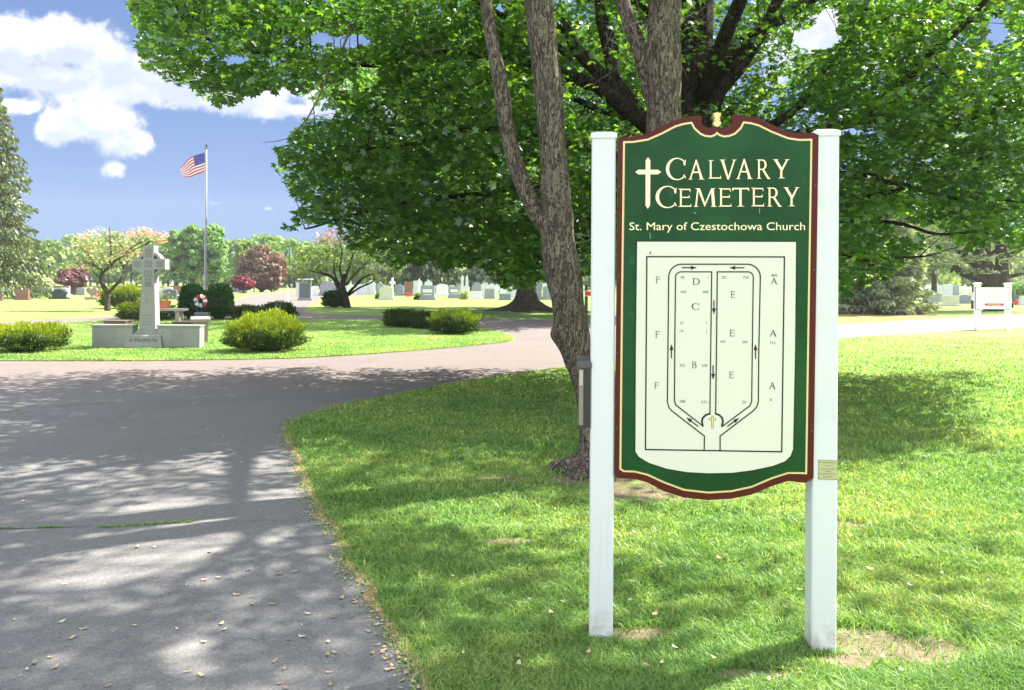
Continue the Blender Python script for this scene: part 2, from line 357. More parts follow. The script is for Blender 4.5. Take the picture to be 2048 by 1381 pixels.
def green_mat():
    m, t = material('green_field'); co = objco(t); n = t.noise(co, 2.2, 5, .6); n2 = t.noise(co, 260, 3, .8); n3 = t.noise(co, 12, 6, .7)
    c = t.mix(t.step(n, .35, .7), (.0035, .044, .011, 1), (.008, .07, .018, 1))
    c = t.mix(t.step(n3, .56, .75, 0, .35), c, (.04, .15, .08, 1))  # lighter patches paint a faded sheen into the green
    out(t, principled(t, c, t.math('ADD', .24, t.math('MULTIPLY', n3, .2)), .2, n2, .12, .001)); return m
M_GREEN = green_mat()
M_PANEL = paint('ivory_panel', (.62, .63, .545), .4, .06, .25)
M_LINE = plain('black_line', (.012, .014, .012), .5, .3)
M_DGREEN = plain('dark_line_green', (.004, .02, .008), .5, .3)  # dark green of the panel border and board seam
M_SCREW = plain('screw_head', (.1, .06, .05), .4, .5, metal=.6)
M_BOXBLK = plain('black_plastic', (.018, .02, .02), .35, .5)
M_BOXGREY = plain('grey_plastic_lid', (.07, .07, .07), .5, .4)
M_BOXCLR = plain('scratched_clear_window', (.2, .185, .15), .25, .5)
M_PAPER = plain('paper', (.4, .37, .33), .7, .2)
M_BRASS = plain('aged_brass', (.42, .42, .23), .4, .5)
M_BRASSTXT = plain('brass_engraving', (.1, .11, .05), .6, .3)
M_WHITE = plain('white_paint', (.8, .82, .83), .5, .3, .05)
M_RSIGN = plain('red_paint', (.55, .03, .03), .5, .3)
M_PALETXT = plain('pale_grey_print', (.5, .54, .56), .6, .2)
M_POLE = plain('painted_aluminium_pole', (.2, .22, .25), .4, .4, .06)
M_TERRA = plain('terracotta', (.5, .17, .08), .8, .2)
M_DARKMETAL = plain('dark_metal', (.03, .035, .035), .5, .4)

# ------------------------------------------------------------------ ground, roads
def flat_poly(name, pts, z, mat, sub=None):
    me = bpy.data.meshes.new(name); me.from_pydata([(p.x, p.y, z) for p in pts], [], [tuple(range(len(pts)))]); me.update()
    if me.polygons[0].normal.z < 0: me.flip_normals()
    return link(name, me, mat)
def smooth_path(pts, k=6, closed=False):
    """Catmull-Rom through points"""
    P_ = [Vector(p) for p in pts]; n = len(P_); res = []
    rng = range(n if closed else n - 1)
    for i in rng:
        a, b, c, d = (P_[(i + j) % n] if closed else P_[min(max(i + j, 0), n - 1)] for j in (-1, 0, 1, 2))
        for s in range(k):
            t = s / k
            res.append(.5 * ((2 * b) + (c - a) * t + (2 * a - 5 * b + 4 * c - d) * t * t + (3 * b - a - 3 * c + d) * t ** 3))
    if not closed: res.append(P_[-1])
    return res
g_near = [(-60, -12), (60, -12), (900, 900), (-900, 900)]
me = bpy.data.meshes.new('lawn'); me.from_pydata([(-420, -60, 0), (420, -60, 0), (420, 420, 0), (-420, 420, 0)], [], [(0, 1, 2, 3)]); me.update()
lawn = link('lawn', me, M_LAWN); tag(lawn, kind='structure')

edge_px = [(865, 1381), (838, 1310), (775, 1230), (722, 1150), (690, 1090), (655, 1035), (625, 980), (603, 930), (584, 885), (580, 858), (600, 840), (652, 820), (750, 799), (850, 778), (950, 759), (1050, 745), (1180, 730), (1400, 705), (1690, 676), (1900, 663), (2048, 655), (2300, 645)]
edge_near = [Vector((1.6, -6, 0)), Vector((.7, 0, 0)), Vector((-.05, 2.2, 0))] + [G(u, v) for u, v in edge_px]
edge_near = smooth_path(edge_near, 5)
EDGE = [(p.x, p.y) for p in edge_near]
jit = []
for i, p in enumerate(edge_near):
    q = p.copy()
    if 4 < i: q.x += .05 * mnoise.noise(Vector((p.x * 3, p.y * 3, 0))); q.y += .05 * mnoise.noise(Vector((p.y * 3, p.x * 3, 5)))
    jit.append(q)
upper_px = [(2300, 618), (2048, 629), (1950, 634), (1690, 649), (1400, 648), (1100, 641), (950, 637), (780, 633), (640, 629), (605, 624), (615, 612), (640, 601), (700, 592), (790, 587), (790, 584.5), (640, 584), (545, 586.5), (500, 592), (470, 602), (458, 614), (440, 623), (220, 633), (100, 639), (0, 646), (-300, 668)]
upper = [G(u, v) for u, v in upper_px] + [Vector((-60, 16, 0)), Vector((-60, -12, 0)), Vector((1.6, -12, 0))]
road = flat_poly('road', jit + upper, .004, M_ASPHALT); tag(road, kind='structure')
isl_px = [(-900, 700), (-300, 719), (0, 723), (130, 723), (300, 723), (550, 719), (700, 712), (850, 701), (960, 691), (1018, 684), (1026, 676), (1005, 667), (960, 658), (860, 648), (760, 642), (600, 640), (460, 636), (330, 638), (220, 642), (90, 649), (0, 656), (-300, 672)]
isl = [G(u, v) for u, v in isl_px]
isl = smooth_path(isl[1:-1], 5); isl = [Vector((p.x, p.y + .06 * mnoise.noise(Vector((p.x * 2.5, p.y, 3))), 0)) for p in isl]
isl = [G(-900, 705)] + isl + [G(-900, 690)]
ISL = [(p.x, p.y) for p in isl]
m = flat_poly('island_lawn', isl, .022, M_LAWN2); tag(m, kind='structure')
# pale fringe of dry litter round the island and along the near lawn edge
def fringe(name, path, w0, w1, z, label):
    V = []; F = []
    for i, p in enumerate(path):
        t = (path[min(i + 1, len(path) - 1)] - path[max(i - 1, 0)]).normalized(); nrm = Vector((t.y, -t.x, 0))
        a = w0 * (.55 + .9 * abs(mnoise.noise(Vector((p.x * 4, p.y * 4, 1))))); b = w1 * (.4 + 1.2 * abs(mnoise.noise(Vector((p.x * 5, p.y * 5, 9)))))
        V += [p + nrm * a, p - nrm * b]
        if i: F.append((2 * i - 2, 2 * i, 2 * i + 1, 2 * i - 1))
    V = [(v.x, v.y, z) for v in V]; me = bpy.data.meshes.new(name); me.from_pydata(V, [], F); me.update()
    o = link(name, me, M_DEBRIS); tag(o, kind='structure'); return o
fringe('verge_litter', smooth_path(jit[12:90], 3), .03, .07, .008, '')
M_DRY = plain('dry_fringe', (.3, .27, .12), .9, .1, .4, 14)
o = fringe('island_verge', smooth_path([Vector((p.x, p.y, 0)) for p in isl[3:90]], 2), .05, .10, .009, ''); o.data.materials.clear(); o.data.materials.append(M_DRY)

# ------------------------------------------------------------------ grass blades
def blades(name, pts, h, w, mat, lean=.5):
    n = len(pts); a = RG.uniform(0, 2 * np.pi, n); lx = RG.normal(0, lean, n); ly = RG.normal(0, lean, n)
    cl = np.array([mnoise.fractal(Vector((a_ * 1.9, b_ * 3.1, 0)), 1., 2., 3) for a_, b_ in pts[:, :2]]) if n > 60000 else np.zeros(n)
    hh = h * RG.uniform(.4, 1.15, n) * np.clip(1 + .75 * cl, .35, 1.7); ww = w * RG.uniform(.7, 1.3, n)
    dx = np.cos(a) * ww / 2; dy = np.sin(a) * ww / 2
    V = np.zeros((n, 5, 3)); x, y = pts[:, 0], pts[:, 1]; z = pts[:, 2]
    V[:, 0] = np.c_[x - dx, y - dy, z]; V[:, 1] = np.c_[x + dx, y + dy, z]
    mx, my, mz = x + lx * hh * .3, y + ly * hh * .3, z + hh * .6
    V[:, 2] = np.c_[mx + dx * .8, my + dy * .8, mz]; V[:, 3] = np.c_[mx - dx * .8, my - dy * .8, mz]
    V[:, 4] = np.c_[x + lx * hh, y + ly * hh, z + hh * RG.uniform(.75, 1., n)]
    b = np.arange(n)[:, None] * 5
    return mesh_np(name, V.reshape(-1, 3), [b + np.array([0, 1, 2, 3]), b + np.array([3, 2, 4])], mat)
def in_earth(x, y):
    r = np.zeros(len(x))
    for (p, rx, ry) in EARTH:
        r = np.maximum(r, 1.25 - ((x - p.x) / rx) ** 2 - ((y - p.y) / ry) ** 2)
    return r
edge_poly = [(p.x, p.y) for p in jit] + [(60, 60), (60, -12)]
def lawn_points(n, Y0, Y1, inside=True):
    s = RG.uniform(1 / Y1, 1 / Y0, n * 2); y = 1 / s; x = RG.uniform(-.76, .76, n * 2) * y
    ok = inpoly(x, y, [(p.x, p.y) for p in jit] + [(80, 60), (80, -12)])
    e = in_earth(x, y); nz = np.sin(x * 7.1 + np.sin(y * 9.3) * 1.3) * np.sin(y * 11.7 + x * 3) + .8 * np.sin(x * 19 + y * 5) * np.sin(y * 23 - x * 4)
    ok &= RG.uniform(0, 1, len(x)) > np.clip(e * 1.5 + .5 * nz * (e > 0), 0, .96)
    # keep the foot of the sign posts free of the tallest blades
    x, y = x[ok][:n], y[ok][:n]; return np.c_[x, y, np.zeros(len(x))]
p1 = lawn_points(400000, 2.4, 24); g1 = blades('grass', p1, .045, np.clip(.0014 * p1[:, 1], .004, .02), M_BLADE, .7)
tag(g1, 'short mown green grass round and behind the cemetery sign', 'grass', kind='stuff')
s = RG.uniform(1 / 34, 1 / 15.5, 200000); y = 1 / s; x = RG.uniform(-.76, .05, len(y)) * y; ok = inpoly(x, y, ISL)
g3 = blades('grass', np.c_[x[ok], y[ok], np.full(ok.sum(), .022)], .04, .016, M_BLADE, .8)
tag(g3, 'short mown grass of the island round the stone cross', 'grass', kind='stuff')
# stray tufts hanging over the asphalt edge, and green growing in the road joints
ts = []
for _i in range(10, 75):
    for _ in range(40): p = jit[_i].lerp(jit[_i + 1], random.random()); ts.append((p.x + random.gauss(-.01, .05), p.y + random.gauss(0, .05), .004))
g4 = blades('grass', np.array(ts), .05, .006, M_BLADE, .9); tag(g4, 'ragged grass tufts spilling over the near road edge', 'grass', kind='stuff')
ts = []
for path, dens in (([(-30, 1060), (120, 1056), (200, 1057), (300, 1050), (385, 1045)], 520), ([(-30, 829), (60, 820), (130, 812), (240, 806)], 200), ([(20, 836), (60, 822)], 60)):
    pp = smooth_path([G(*q) for q in path], 12)
    for _ in range(dens * 4):
        i = random.randrange(len(pp) - 1); q = pp[i].lerp(pp[i + 1], random.random())
        if mnoise.noise(Vector((q.x * 2.5, q.y * 2.5, 2))) > -.02: ts.append((q.x, q.y + random.gauss(0, .008), .004))
g5 = blades('weeds', np.array(ts), .013, .006, M_BLADE, 1.2); tag(g5, 'low green weeds growing along a crack across the asphalt', 'weeds', kind='stuff')
cb_ = MB()
for path in ([(-60, 1062), (120, 1057), (300, 1051), (500, 1044), (640, 1042)], [(-60, 832), (60, 821), (150, 811), (400, 801), (560, 797)]):
    pp = smooth_path([G(*q) for q in path], 10)
    for i in range(len(pp) - 1):
        a, b = pp[i], pp[i + 1]; t = (b - a).normalized(); nn = Vector((-t.y, t.x, 0)) * (.001 + .004 * abs(mnoise.noise(a * 3)))
        j = Vector((0, .012 * mnoise.noise(a * 6), 0)); j2 = Vector((0, .012 * mnoise.noise(b * 6), 0)); z = Vector((0, 0, .0075))
        cb_.poly([a + j - nn + z, b + j2 - nn + z, b + j2 + nn + z, a + j + nn + z], [(0, 1, 2, 3)])
tag(cb_.build('road_crack', M_LINE), kind='structure')

# fallen leaves and maple keys on the asphalt
def litter(name, n, area, label, size=.02):
    V = []; F = []
    for _ in range(n):
        u, v = area(); p = G(u, v); a = random.uniform(0, 6.3); L = size * random.uniform(.6, 1.5); w = L * random.uniform(.25, .6); z = .009
        c, s_ = math.cos(a), math.sin(a); cup = L * .35
        pr = [(-L, 0, cup), (-L * .3, w, .0), (L * .4, w * .8, .004), (L, 0, cup * .8), (L * .3, -w * .7, .003), (-L * .4, -w, .0)]
        b = len(V); V += [(p.x + x * c - y * s_, p.y + x * s_ + y * c, z + zz) for x, y, zz in pr]; F.append(tuple(range(b, b + 6)))
    me = bpy.data.meshes.new(name); me.from_pydata(V, [], F); me.update(); o = link(name, me, None); return o
M_DLEAF = leafmat('fallen_leaf', [(0, (.22, .15, .09)), (.5, (.42, .34, .22)), (1, (.62, .56, .42))], .1, .02, tcol=(1, .9, .6))
def a_road():
    while True:
        v = 700 + 681 * random.random() ** .8; u = random.uniform(0, 860)
        p = G(u, v)
        if not inpoly(np.array([p.x]), np.array([p.y]), edge_poly)[0] and not inpoly(np.array([p.x]), np.array([p.y]), ISL)[0]:
            if random.random() < .25 + u / 900: return u, v
o = litter('fallen_leaves', 85, a_road, '', .017); o.data.materials.append(M_DLEAF); tag(o, 'dry tan leaves and maple keys scattered on the asphalt', 'leaves', kind='stuff')
def a_edge():
    _i = random.randrange(8, 60); p = jit[_i].lerp(jit[_i + 1], random.random()); u_, v_ = pix(np.array([[p.x + random.gauss(-.05, .05), p.y, 0]])); return float(u_[0]), max(float(v_[0]), 700)
o = litter('edge_leaves', 700, a_edge, '', .014); o.data.materials.append(M_DLEAF); tag(o, 'brown leaf litter gathered along the near lawn edge', 'leaves', kind='stuff')
def a_grass(): return random.uniform(900, 2040), random.uniform(950, 1381)
o = litter('lawn_leaves', 60, a_grass, '', .017); o.location.z = .035; o.data.materials.append(M_DLEAF); tag(o, 'tan fallen leaves lying in the grass round the sign', 'leaves', kind='stuff')

# ------------------------------------------------------------------ the cemetery sign
pL = G(1178, 1285); pR = G(1673, 1308)
ax = Vector((pR.x - pL.x, pR.y - pL.y, 0)); SW = ax.length; ax.normalize(); ay = Vector((-ax.y, ax.x, 0))
sign = thing('cemetery_sign', 'tall green and maroon cemetery map board between two white posts', 'sign', pL, math.atan2(ax.y, ax.x))
camp = Vector((0, 0, CAMH))
def B(u, v):
    d = P(u, v, 1.) - camp; t = (pL - camp).dot(ay) / d.dot(ay); q = camp + d * t - pL
    return q.dot(ax), q.z
PW, PH = .112, 2.392
def post(x0):
    m = MB(); e = .006
    ring = lambda z: [(x0 + e, 0, z), (x0 + PW - e, 0, z), (x0 + PW, e, z), (x0 + PW, PW - e, z), (x0 + PW - e, PW, z), (x0 + e, PW, z), (x0, PW - e, z), (x0, e, z)]
    m.loft([ring(-.15), ring(PH)]); o = m.build('post', M_POST, sign)
    c = MB(); q = .005
    c.loft([[(x0 - q, -q, PH - .018), (x0 + PW + q, -q, PH - .018), (x0 + PW + q, PW + q, PH - .018), (x0 - q, PW + q, PH - .018)],
            [(x0 - q, -q, PH + .004), (x0 + PW + q, -q, PH + .004), (x0 + PW + q, PW + q, PH + .004), (x0 - q, PW + q, PH + .004)],
            [(x0 + .02, .02, PH + .016), (x0 + PW - .02, .02, PH + .016), (x0 + PW - .02, PW - .02, PH + .016), (x0 + .02, PW - .02, PH + .016)]])
    c.build('post_cap', M_POST, o); return o
post_l = post(0); post_r = post(SW - PW)
red = [(1236.6, 277), (1265.6, 274), (1294.5, 267.8), (1326, 252), (1355, 239.5), (1384, 233), (1401, 232.3), (1404, 236), (1401.6, 246.3), (1408, 253), (1416, 256.3), (1425, 255.5), (1433.5, 254.5), (1442, 255.5), (1451, 256.3), (1459.5, 252.8), (1465.5, 246), (1463, 236), (1466, 231.5),
       (1488.6, 232), (1517.5, 237.6), (1543.6, 250), (1566.8, 261), (1590, 266.3), (1627, 266.8), (1636.4, 271), (1631, 620), (1626, 956), (1610, 966), (1575.4, 961.7), (1543.6, 971.9), (1503, 989), (1462.5, 997.4), (1416, 1000), (1367, 995), (1326.4, 982), (1294.5, 964.6), (1268.5, 957.4), (1239.5, 957), (1229, 948), (1233, 600)]
gold = [(1246, 283.7), (1265.6, 283.2), (1294.5, 278.6), (1320.6, 267.3), (1349.6, 252.2), (1366, 247.3), (1383.5, 244.6), (1390, 257), (1401.7, 267.4), (1411, 271.3), (1421, 272.2), (1428, 269.5), (1433.5, 264.6), (1439, 269.5), (1447, 272.2), (1457, 271.3), (1468, 267), (1479, 256.5), (1485.7, 243.9), (1502, 246), (1517.5, 250.4), (1543.6, 263.2), (1575.4, 275.8), (1598.6, 279.2), (1623.6, 278.6), (1618, 620),
        (1613, 948), (1601, 947.5), (1575.4, 947.3), (1543.6, 957.4), (1503, 974.8), (1462.5, 983.5), (1416, 986.4), (1367, 980.8), (1326.4, 965.6), (1294.5, 950.8), (1268.5, 944.4), (1247, 943.8), (1238.6, 938.6), (1242, 600)]
panel = [(1274, 484.3), (1590, 484.8), (1588, 700), (1584, 898), (1579, 911), (1568, 921.5), (1543.6, 930.6), (1503, 939.2), (1462.5, 944.4), (1416, 945.3), (1372.7, 943), (1332, 936), (1297, 924.5), (1277, 912.5), (1270.5, 902), (1271.5, 700)]
def offset(poly, d):
    n = len(poly); A = sum(poly[i][0] * poly[(i + 1) % n][1] - poly[(i + 1) % n][0] * poly[i][1] for i in range(n)); sg = 1 if A > 0 else -1
    res = []
    for i in range(n):
        a, b, c = (Vector(poly[j % n]) for j in (i - 1, i, i + 1)); e1 = (b - a).normalized(); e2 = (c - b).normalized()
        n1 = Vector((-e1.y, e1.x)) * sg; n2 = Vector((-e2.y, e2.x)) * sg; mn = n1 + n2
        mn = mn / max(mn.length_squared, .5) * 2; res.append(tuple(b + mn * d))
    return res
def slab(name, poly, y0, y1, mat, parent, pxs=True):
    pts = [B(*q) for q in poly] if pxs else poly
    m = MB(); m.prism(pts, y0, y1); o = m.build(name, mat, parent)
    return o
board = slab('board', red, -.006, .030, M_REDRIM, sign)
slab('gold_border', gold, -.0085, -.0055, M_GOLD, board)
slab('green_field', offset(gold, 4.0), -.011, -.008, M_GREEN, board)
slab('panel_edge', offset(panel, -2.6), -.013, -.0105, M_DGREEN, board)
mp = slab('map_panel', panel, -.0155, -.0125, M_PANEL, board)
def strokes(name, polys, mat, parent, y0, th=.0012):
    """thin raised figures; each is set a hair in front of the one before"""
    m = MB()
    for i, pl in enumerate(polys):
        pts = [B(*q) for q in pl]; m.prism(pts, y0 - .00003 * (i % 30), y0 + th)
    return m.build(name, mat, parent)
# letters: unit square shapes, (x right 0..1, y up 0..1)
def arcband(cx, cy, ro, ri, a0, a1, dx=0., n=20, sx=1.):
    o_ = [(cx + ro * sx * math.cos(R(a0 + (a1 - a0) * i / n)), cy + ro * math.sin(R(a0 + (a1 - a0) * i / n))) for i in range(n + 1)]
    i_ = [(cx + dx + ri[0] * math.cos(R(a0 + (a1 - a0) * i / n)), cy + ri[1] * math.sin(R(a0 + (a1 - a0) * i / n))) for i in range(n, -1, -1)]
    return o_ + i_
def glyph(ch):
    T, t, s = .125, .062, .05      # thick, thin, serif height (fractions of the box)
    def stem(x, w=T, y0=0., y1=1.): return [[(x, y0), (x + w, y0), (x + w, y1), (x, y1)]]
    def ser(x0, x1, y, up): h = s * .8; return [[(x0, y), (x1, y), (x1 - (x1 - x0) * .22, y + up * h), (x0 + (x1 - x0) * .22, y + up * h)]]
    def arm(x0, x1, y, tip=1, th=t):
        a = [[(x0, y), (x1, y), (x1, y + th), (x0, y + th)]]
        if tip: a += [[(x1 - .035, y - (.0 if tip == 1 else .09)), (x1 + .03, y - (.0 if tip == 1 else .12)), (x1 - .005, y + th + (.12 if tip == 1 else 0)), (x1 - .05, y + th + (.0 if tip == 1 else 0))]]
        return a
    if ch == 'C': return [arcband(.55, .5, .5, (.41, .455), 48, 312, .03, 28, 1.08), [(.90, .66), (.96, .66), (.99, .93), (.86, .80)], [(.86, .2), (.99, .07), (.99, .12), (.9, .27)]]
    if ch == 'A': return [[(.06, 0), (.15, 0), (.52, .9), (.46, 1.0)], [(.44, 1.03), (.53, 1.03), (.95, 0), (.77, 0)], [(.26, .34), (.70, .34), (.68, .41), (.28, .41)]] + ser(-.02, .26, 0, 1) + ser(.66, 1.05, 0, 1)
    if ch == 'V': return [[(.05, 1), (.23, 1), (.56, 0), (.47, -.03)], [(.85, 1), (.94, 1), (.55, -.03), (.49, .08)]] + ser(-.04, .34, 1, -1) + ser(.74, 1.03, 1, -1)
    if ch == 'L': return stem(.14) + arm(.14, .95, 0, 1) + ser(.0, .44, 1, -1) + ser(.0, .3, 0, 1)
    if ch == 'E': return stem(.14) + arm(.14, .93, 0, 1) + arm(.14, .82, .49, 1) + arm(.14, .88, .925, 2) + ser(.0, .3, 0, 1) + ser(.0, .3, 1, -1)
    if ch == 'F': return stem(.14) + arm(.14, .82, .49, 1) + arm(.14, .9, .925, 2) + ser(.0, .44, 0, 1) + ser(.0, .3, 1, -1)
    if ch == 'T': return stem(.425) + [[(.05, .925), (.95, .925), (.95, 1), (.05, 1)], [(.0, .84), (.05, .84), (.1, .93), (.06, 1.01), (.02, 1.01)], [(.95, .84), (1., .84), (.98, 1.01), (.94, 1.01), (.9, .93)]] + ser(.28, .72, 0, 1)
    if ch == 'Y': return stem(.44, T, 0, .5) + [[(.03, 1), (.22, 1), (.59, .48), (.44, .44)], [(.84, 1), (.94, 1), (.59, .42), (.5, .5)]] + ser(-.05, .32, 1, -1) + ser(.72, 1.04, 1, -1) + ser(.3, .74, 0, 1)
    if ch == 'M': return [[(.06, 0), (.13, 0), (.22, 1), (.16, 1)], [(.16, 1.0), (.28, 1), (.53, .12), (.49, 0)], [(.46, .05), (.5, 0), (.86, 1), (.79, 1)], [(.78, 1), (.9, 1), (.97, 0), (.83, 0)]] + ser(-.02, .22, 0, 1) + ser(.74, 1.05, 0, 1) + ser(.06, .22, 1, -1) + ser(.84, .98, 1, -1)
    bowl = lambda cy, r, x1: arcband(.45, cy, r, (x1 - .45 - .15, r - .06), 90, -90, 0, 16, (x1 - .45) / r)
    if ch == 'R': return stem(.12) + [[(.12, .945), (.46, .945), (.46, 1), (.12, 1)], [(.12, .46), (.46, .46), (.46, .52), (.12, .52)], bowl(.73, .27, .78), [(.4, .5), (.57, .5), (1.03, 0), (.86, -.02)], [(.88, .0), (1.1, -.02), (1.06, .03), (.95, .06)]] + ser(.0, .4, 0, 1) + ser(.0, .25, 1, -1)
    if ch == 'D': return stem(.12) + [[(.12, .945), (.46, .945), (.46, 1), (.12, 1)], [(.12, 0), (.46, 0), (.46, .055), (.12, .055)], bowl(.5, .5, 1.)] + ser(.0, .25, 1, -1) + ser(.0, .25, 0, 1)
    if ch == 'B': return stem(.12) + [[(.12, .945), (.46, .945), (.46, 1), (.12, 1)], [(.12, .5), (.46, .5), (.46, .55), (.12, .55)], [(.12, 0), (.46, 0), (.46, .055), (.12, .055)], bowl(.755, .245, .82), bowl(.27, .27, .92)] + ser(.0, .25, 1, -1) + ser(.0, .25, 0, 1)
def lettering(items, z5=None):
    polys = []
    for ch, x0, y0, x1, y1 in items:         # box: left, top, right, bottom
        if z5: x0, y0, x1, y1 = z5[0] + x0 / z5[2], z5[1] + y0 / z5[2], z5[0] + x1 / z5[2], z5[1] + y1 / z5[2]
        for g in glyph(ch): polys.append([(x0 + a * (x1 - x0), y1 - b * (y1 - y0)) for a, b in g])
    return polys
Z5 = (1170, 220, 3.453)
title = lettering([('C', 555, 335, 695, 489), ('A', 712, 352, 818, 484), ('L', 846, 352, 938, 478), ('V', 928, 348, 1040, 482), ('A', 1040, 347, 1150, 481), ('R', 1180, 347, 1268, 479), ('Y', 1296, 346, 1404, 476),
                   ('C', 484, 528, 632, 681), ('E', 640, 547, 735, 672), ('M', 748, 545, 900, 672), ('E', 916, 544, 1012, 671), ('T', 1012, 542, 1130, 670), ('E', 1142, 541, 1236, 669), ('R', 1252, 540, 1345, 670), ('Y', 1368, 538, 1472, 668)], Z5)
strokes('title_lettering', title, M_CREAMP, board, -.0140, .0020)
# dark rim round the letters: the same letters a little larger behind
def grow(pl, d): return offset(pl, -d)
strokes('title_rim', [grow(p, .9) for p in title], M_REDRIM, board, -.0122, .0008)
cr_px = [(1295.4, 316), (1300, 322), (1300, 340.8), (1315, 340.8), (1321.8, 345.4), (1315, 350), (1300, 350), (1299.6, 412), (1295, 418.5), (1290.6, 412), (1290.8, 350), (1276.5, 350), (1270, 345.4), (1276.5, 340.8), (1290.8, 340.8), (1290.8, 322)]
strokes('cross_emblem', [cr_px], M_CREAMP, board, -.0140, .002)
strokes('cross_emblem_edge', [grow(cr_px, 1.)], M_REDRIM, board, -.0122, .0008)
def text_polys(txt, x0, x1, base, cap, name, mat, parent, y0, font_w=None, offset_=0.):
    cu = bpy.data.curves.new('txt', 'FONT'); cu.body = txt; cu.size = 1; cu.resolution_u = 3; cu.offset = offset_
    to = bpy.data.objects.new('txt', cu); COL.objects.link(to)
    dg = bpy.context.evaluated_depsgraph_get(); me = bpy.data.meshes.new_from_object(to.evaluated_get(dg))
    bpy.data.objects.remove(to)
    co = np.empty(len(me.vertices) * 3, np.float32); me.vertices.foreach_get('co', co); co = co.reshape(-1, 3)
    xa, xb = co[:, 0].min(), co[:, 0].max(); capu = .72
    if x1 is None: sc = cap / capu; w = (xb - xa) * sc; x0, x1 = x0 - w / 2, x0 + w / 2
    new = []
    for x, y_, _ in co:
        u = x0 + (x - xa) / (xb - xa) * (x1 - x0); v = base - y_ / capu * cap; s_, z_ = B(u, v); new.append((s_, y0, z_))
    me.vertices.foreach_set('co', np.array(new, np.float32).ravel()); me.update(); me.materials.clear()
    return link(name, me, mat, parent)
text_polys("St. Mary of Czestochowa Church", 1258.5, 1608.5, 461, 16.2, 'church_lettering', M_CREAMP, board, -.0125)
def ln(pts, w):
    res = []
    for i in range(len(pts) - 1):
        a, b = Vector(pts[i]), Vector(pts[i + 1]); t = (b - a).normalized(); n = Vector((-t.y, t.x)) * w / 2; e = t * w * .4
        res.append([tuple(a - n - e), tuple(b - n + e), tuple(b + n + e), tuple(a + n - e)])
    return res
def arcpts(cx, cy, rx, ry, a0, a1, n=9): return [(cx + rx * math.cos(R(a0 + (a1 - a0) * i / n)), cy - ry * math.sin(R(a0 + (a1 - a0) * i / n))) for i in range(n + 1)]
lines = []
lines += ln([(1293, 514), (1567, 514.6), (1561.5, 902.5), (1290.3, 898), (1293, 514)], 2.7)
lines += ln([(1407.2, 899), (1407.8, 871.3), (1342.8, 821), (1337, 814), (1333.9, 803), (1335, 700)] + [(1336.6, 555)] + arcpts(1362.5, 555, 26, 26, 180, 90) + arcpts(1493, 555, 26, 26, 90, 0) + [(1516, 700), (1515, 803), (1512, 813), (1504.8, 821), (1438.9, 871.3), (1438.9, 900)], 2.4)
lines += ln([(1418.6, 827), (1420.2, 700), (1422.2, 544.3)] + arcpts(1361.5, 555, 11.3, 10.8, 90, 180) + [(1348.6, 700), (1348, 801), (1350.5, 809), (1404, 850.6)], 2.3)
lines += ln([(1430, 827), (1431.7, 700), (1433.3, 544.3)] + arcpts(1494, 555, 11, 10.8, 90, 0) + [(1503, 700), (1501.8, 802), (1498, 811), (1445, 850.6)], 2.3)
lines += ln([(1418.6, 826.5), (1410, 829.5), (1404.5, 835), (1402.6, 842), (1404.5, 851)], 3.6) + ln([(1430, 826.5), (1437.5, 829.5), (1443, 835), (1444.6, 842), (1442.5, 851.5)], 3.6)
def arrow(x0, y0, x1, y1):
    a, b = Vector((x0, y0)), Vector((x1, y1)); t = (b - a).normalized(); n = Vector((-t.y, t.x)); h = b - t * 12
    return ln([a, h + t * 3], 2.4) + [[tuple(b), tuple(h + n * 4), tuple(h - n * 4)]]
for q in ((1364, 536, 1392.8, 536), (1486, 536.2, 1457, 536.2), (1426.6, 602, 1426.6, 629), (1342, 715.4, 1342, 688), (1509.5, 716.4, 1509.5, 688), (1425, 731, 1425, 759.3), (1394.6, 851.6, 1371.5, 834), (1454, 851.6, 1477, 835)): strokes('route_arrow', arrow(*q), M_LINE, board, -.0166, .0012)
lines += [[(1299, 504), (1301, 504), (1300.5, 509), (1298.7, 510)]]
strokes('map_lines', lines, M_LINE, board, -.0166, .0012)
for _it in ([('F', 1310.7, 553.7, 1320.4, 566.4), ('D', 1383.7, 556.9, 1398.5, 570), ('C', 1382, 606.4, 1397.8, 619.7), ('E', 1459.7, 583, 1469.2, 596.2), ('A', 1539.7, 556.3, 1552.9, 568.5), ('F', 1309.7, 662.3, 1319.2, 675.5), ('E', 1457.6, 659.7, 1468.4, 672.5), ('A', 1537.7, 660.3, 1551.5, 672.9),
                  ('B', 1382.6, 723, 1392.8, 735.9), ('E', 1456.4, 743, 1467, 756), ('F', 1308, 764, 1317.2, 776.5), ('A', 1536.4, 764.4, 1549.4, 777.6)]):
    strokes('section_letter', lettering([_it]), M_LINE, board, -.0166, .0012)
for txt, u, v in (("90", 1364.4, 555.3), ("1", 1414.7, 555), ("430", 1365.8, 584), ("404", 1410, 584), ("57", 1362.8, 646), ("1", 1412, 645.5), ("14", 1361.8, 661.7), ("1", 1411.6, 663.3), ("322", 1363.8, 730), ("309", 1408, 731), ("588", 1364, 802), ("575", 1407, 803.6), ("1", 1435, 803),
                  ("20", 1486.5, 803.6), ("701", 1446.5, 555.3), ("720", 1490, 555.3), ("341", 1444, 682.6), ("360", 1488, 683.6), ("806", 1546.8, 551), ("715", 1543.4, 685.6), ("8", 1540, 798.9)):
    text_polys(txt, u, None, v + 2.8, 5.6, 'plot_number', M_LINE, board, -.0160)
strokes('map_cross', [[(1422.6, 832), (1425, 832), (1425, 836.8), (1430, 837.2), (1430, 839), (1425, 839.4), (1425, 855), (1422.6, 855), (1422.6, 839.4), (1417.5, 839), (1417.5, 837.2), (1422.6, 836.8)]], M_GOLD, board, -.0172, .0012)
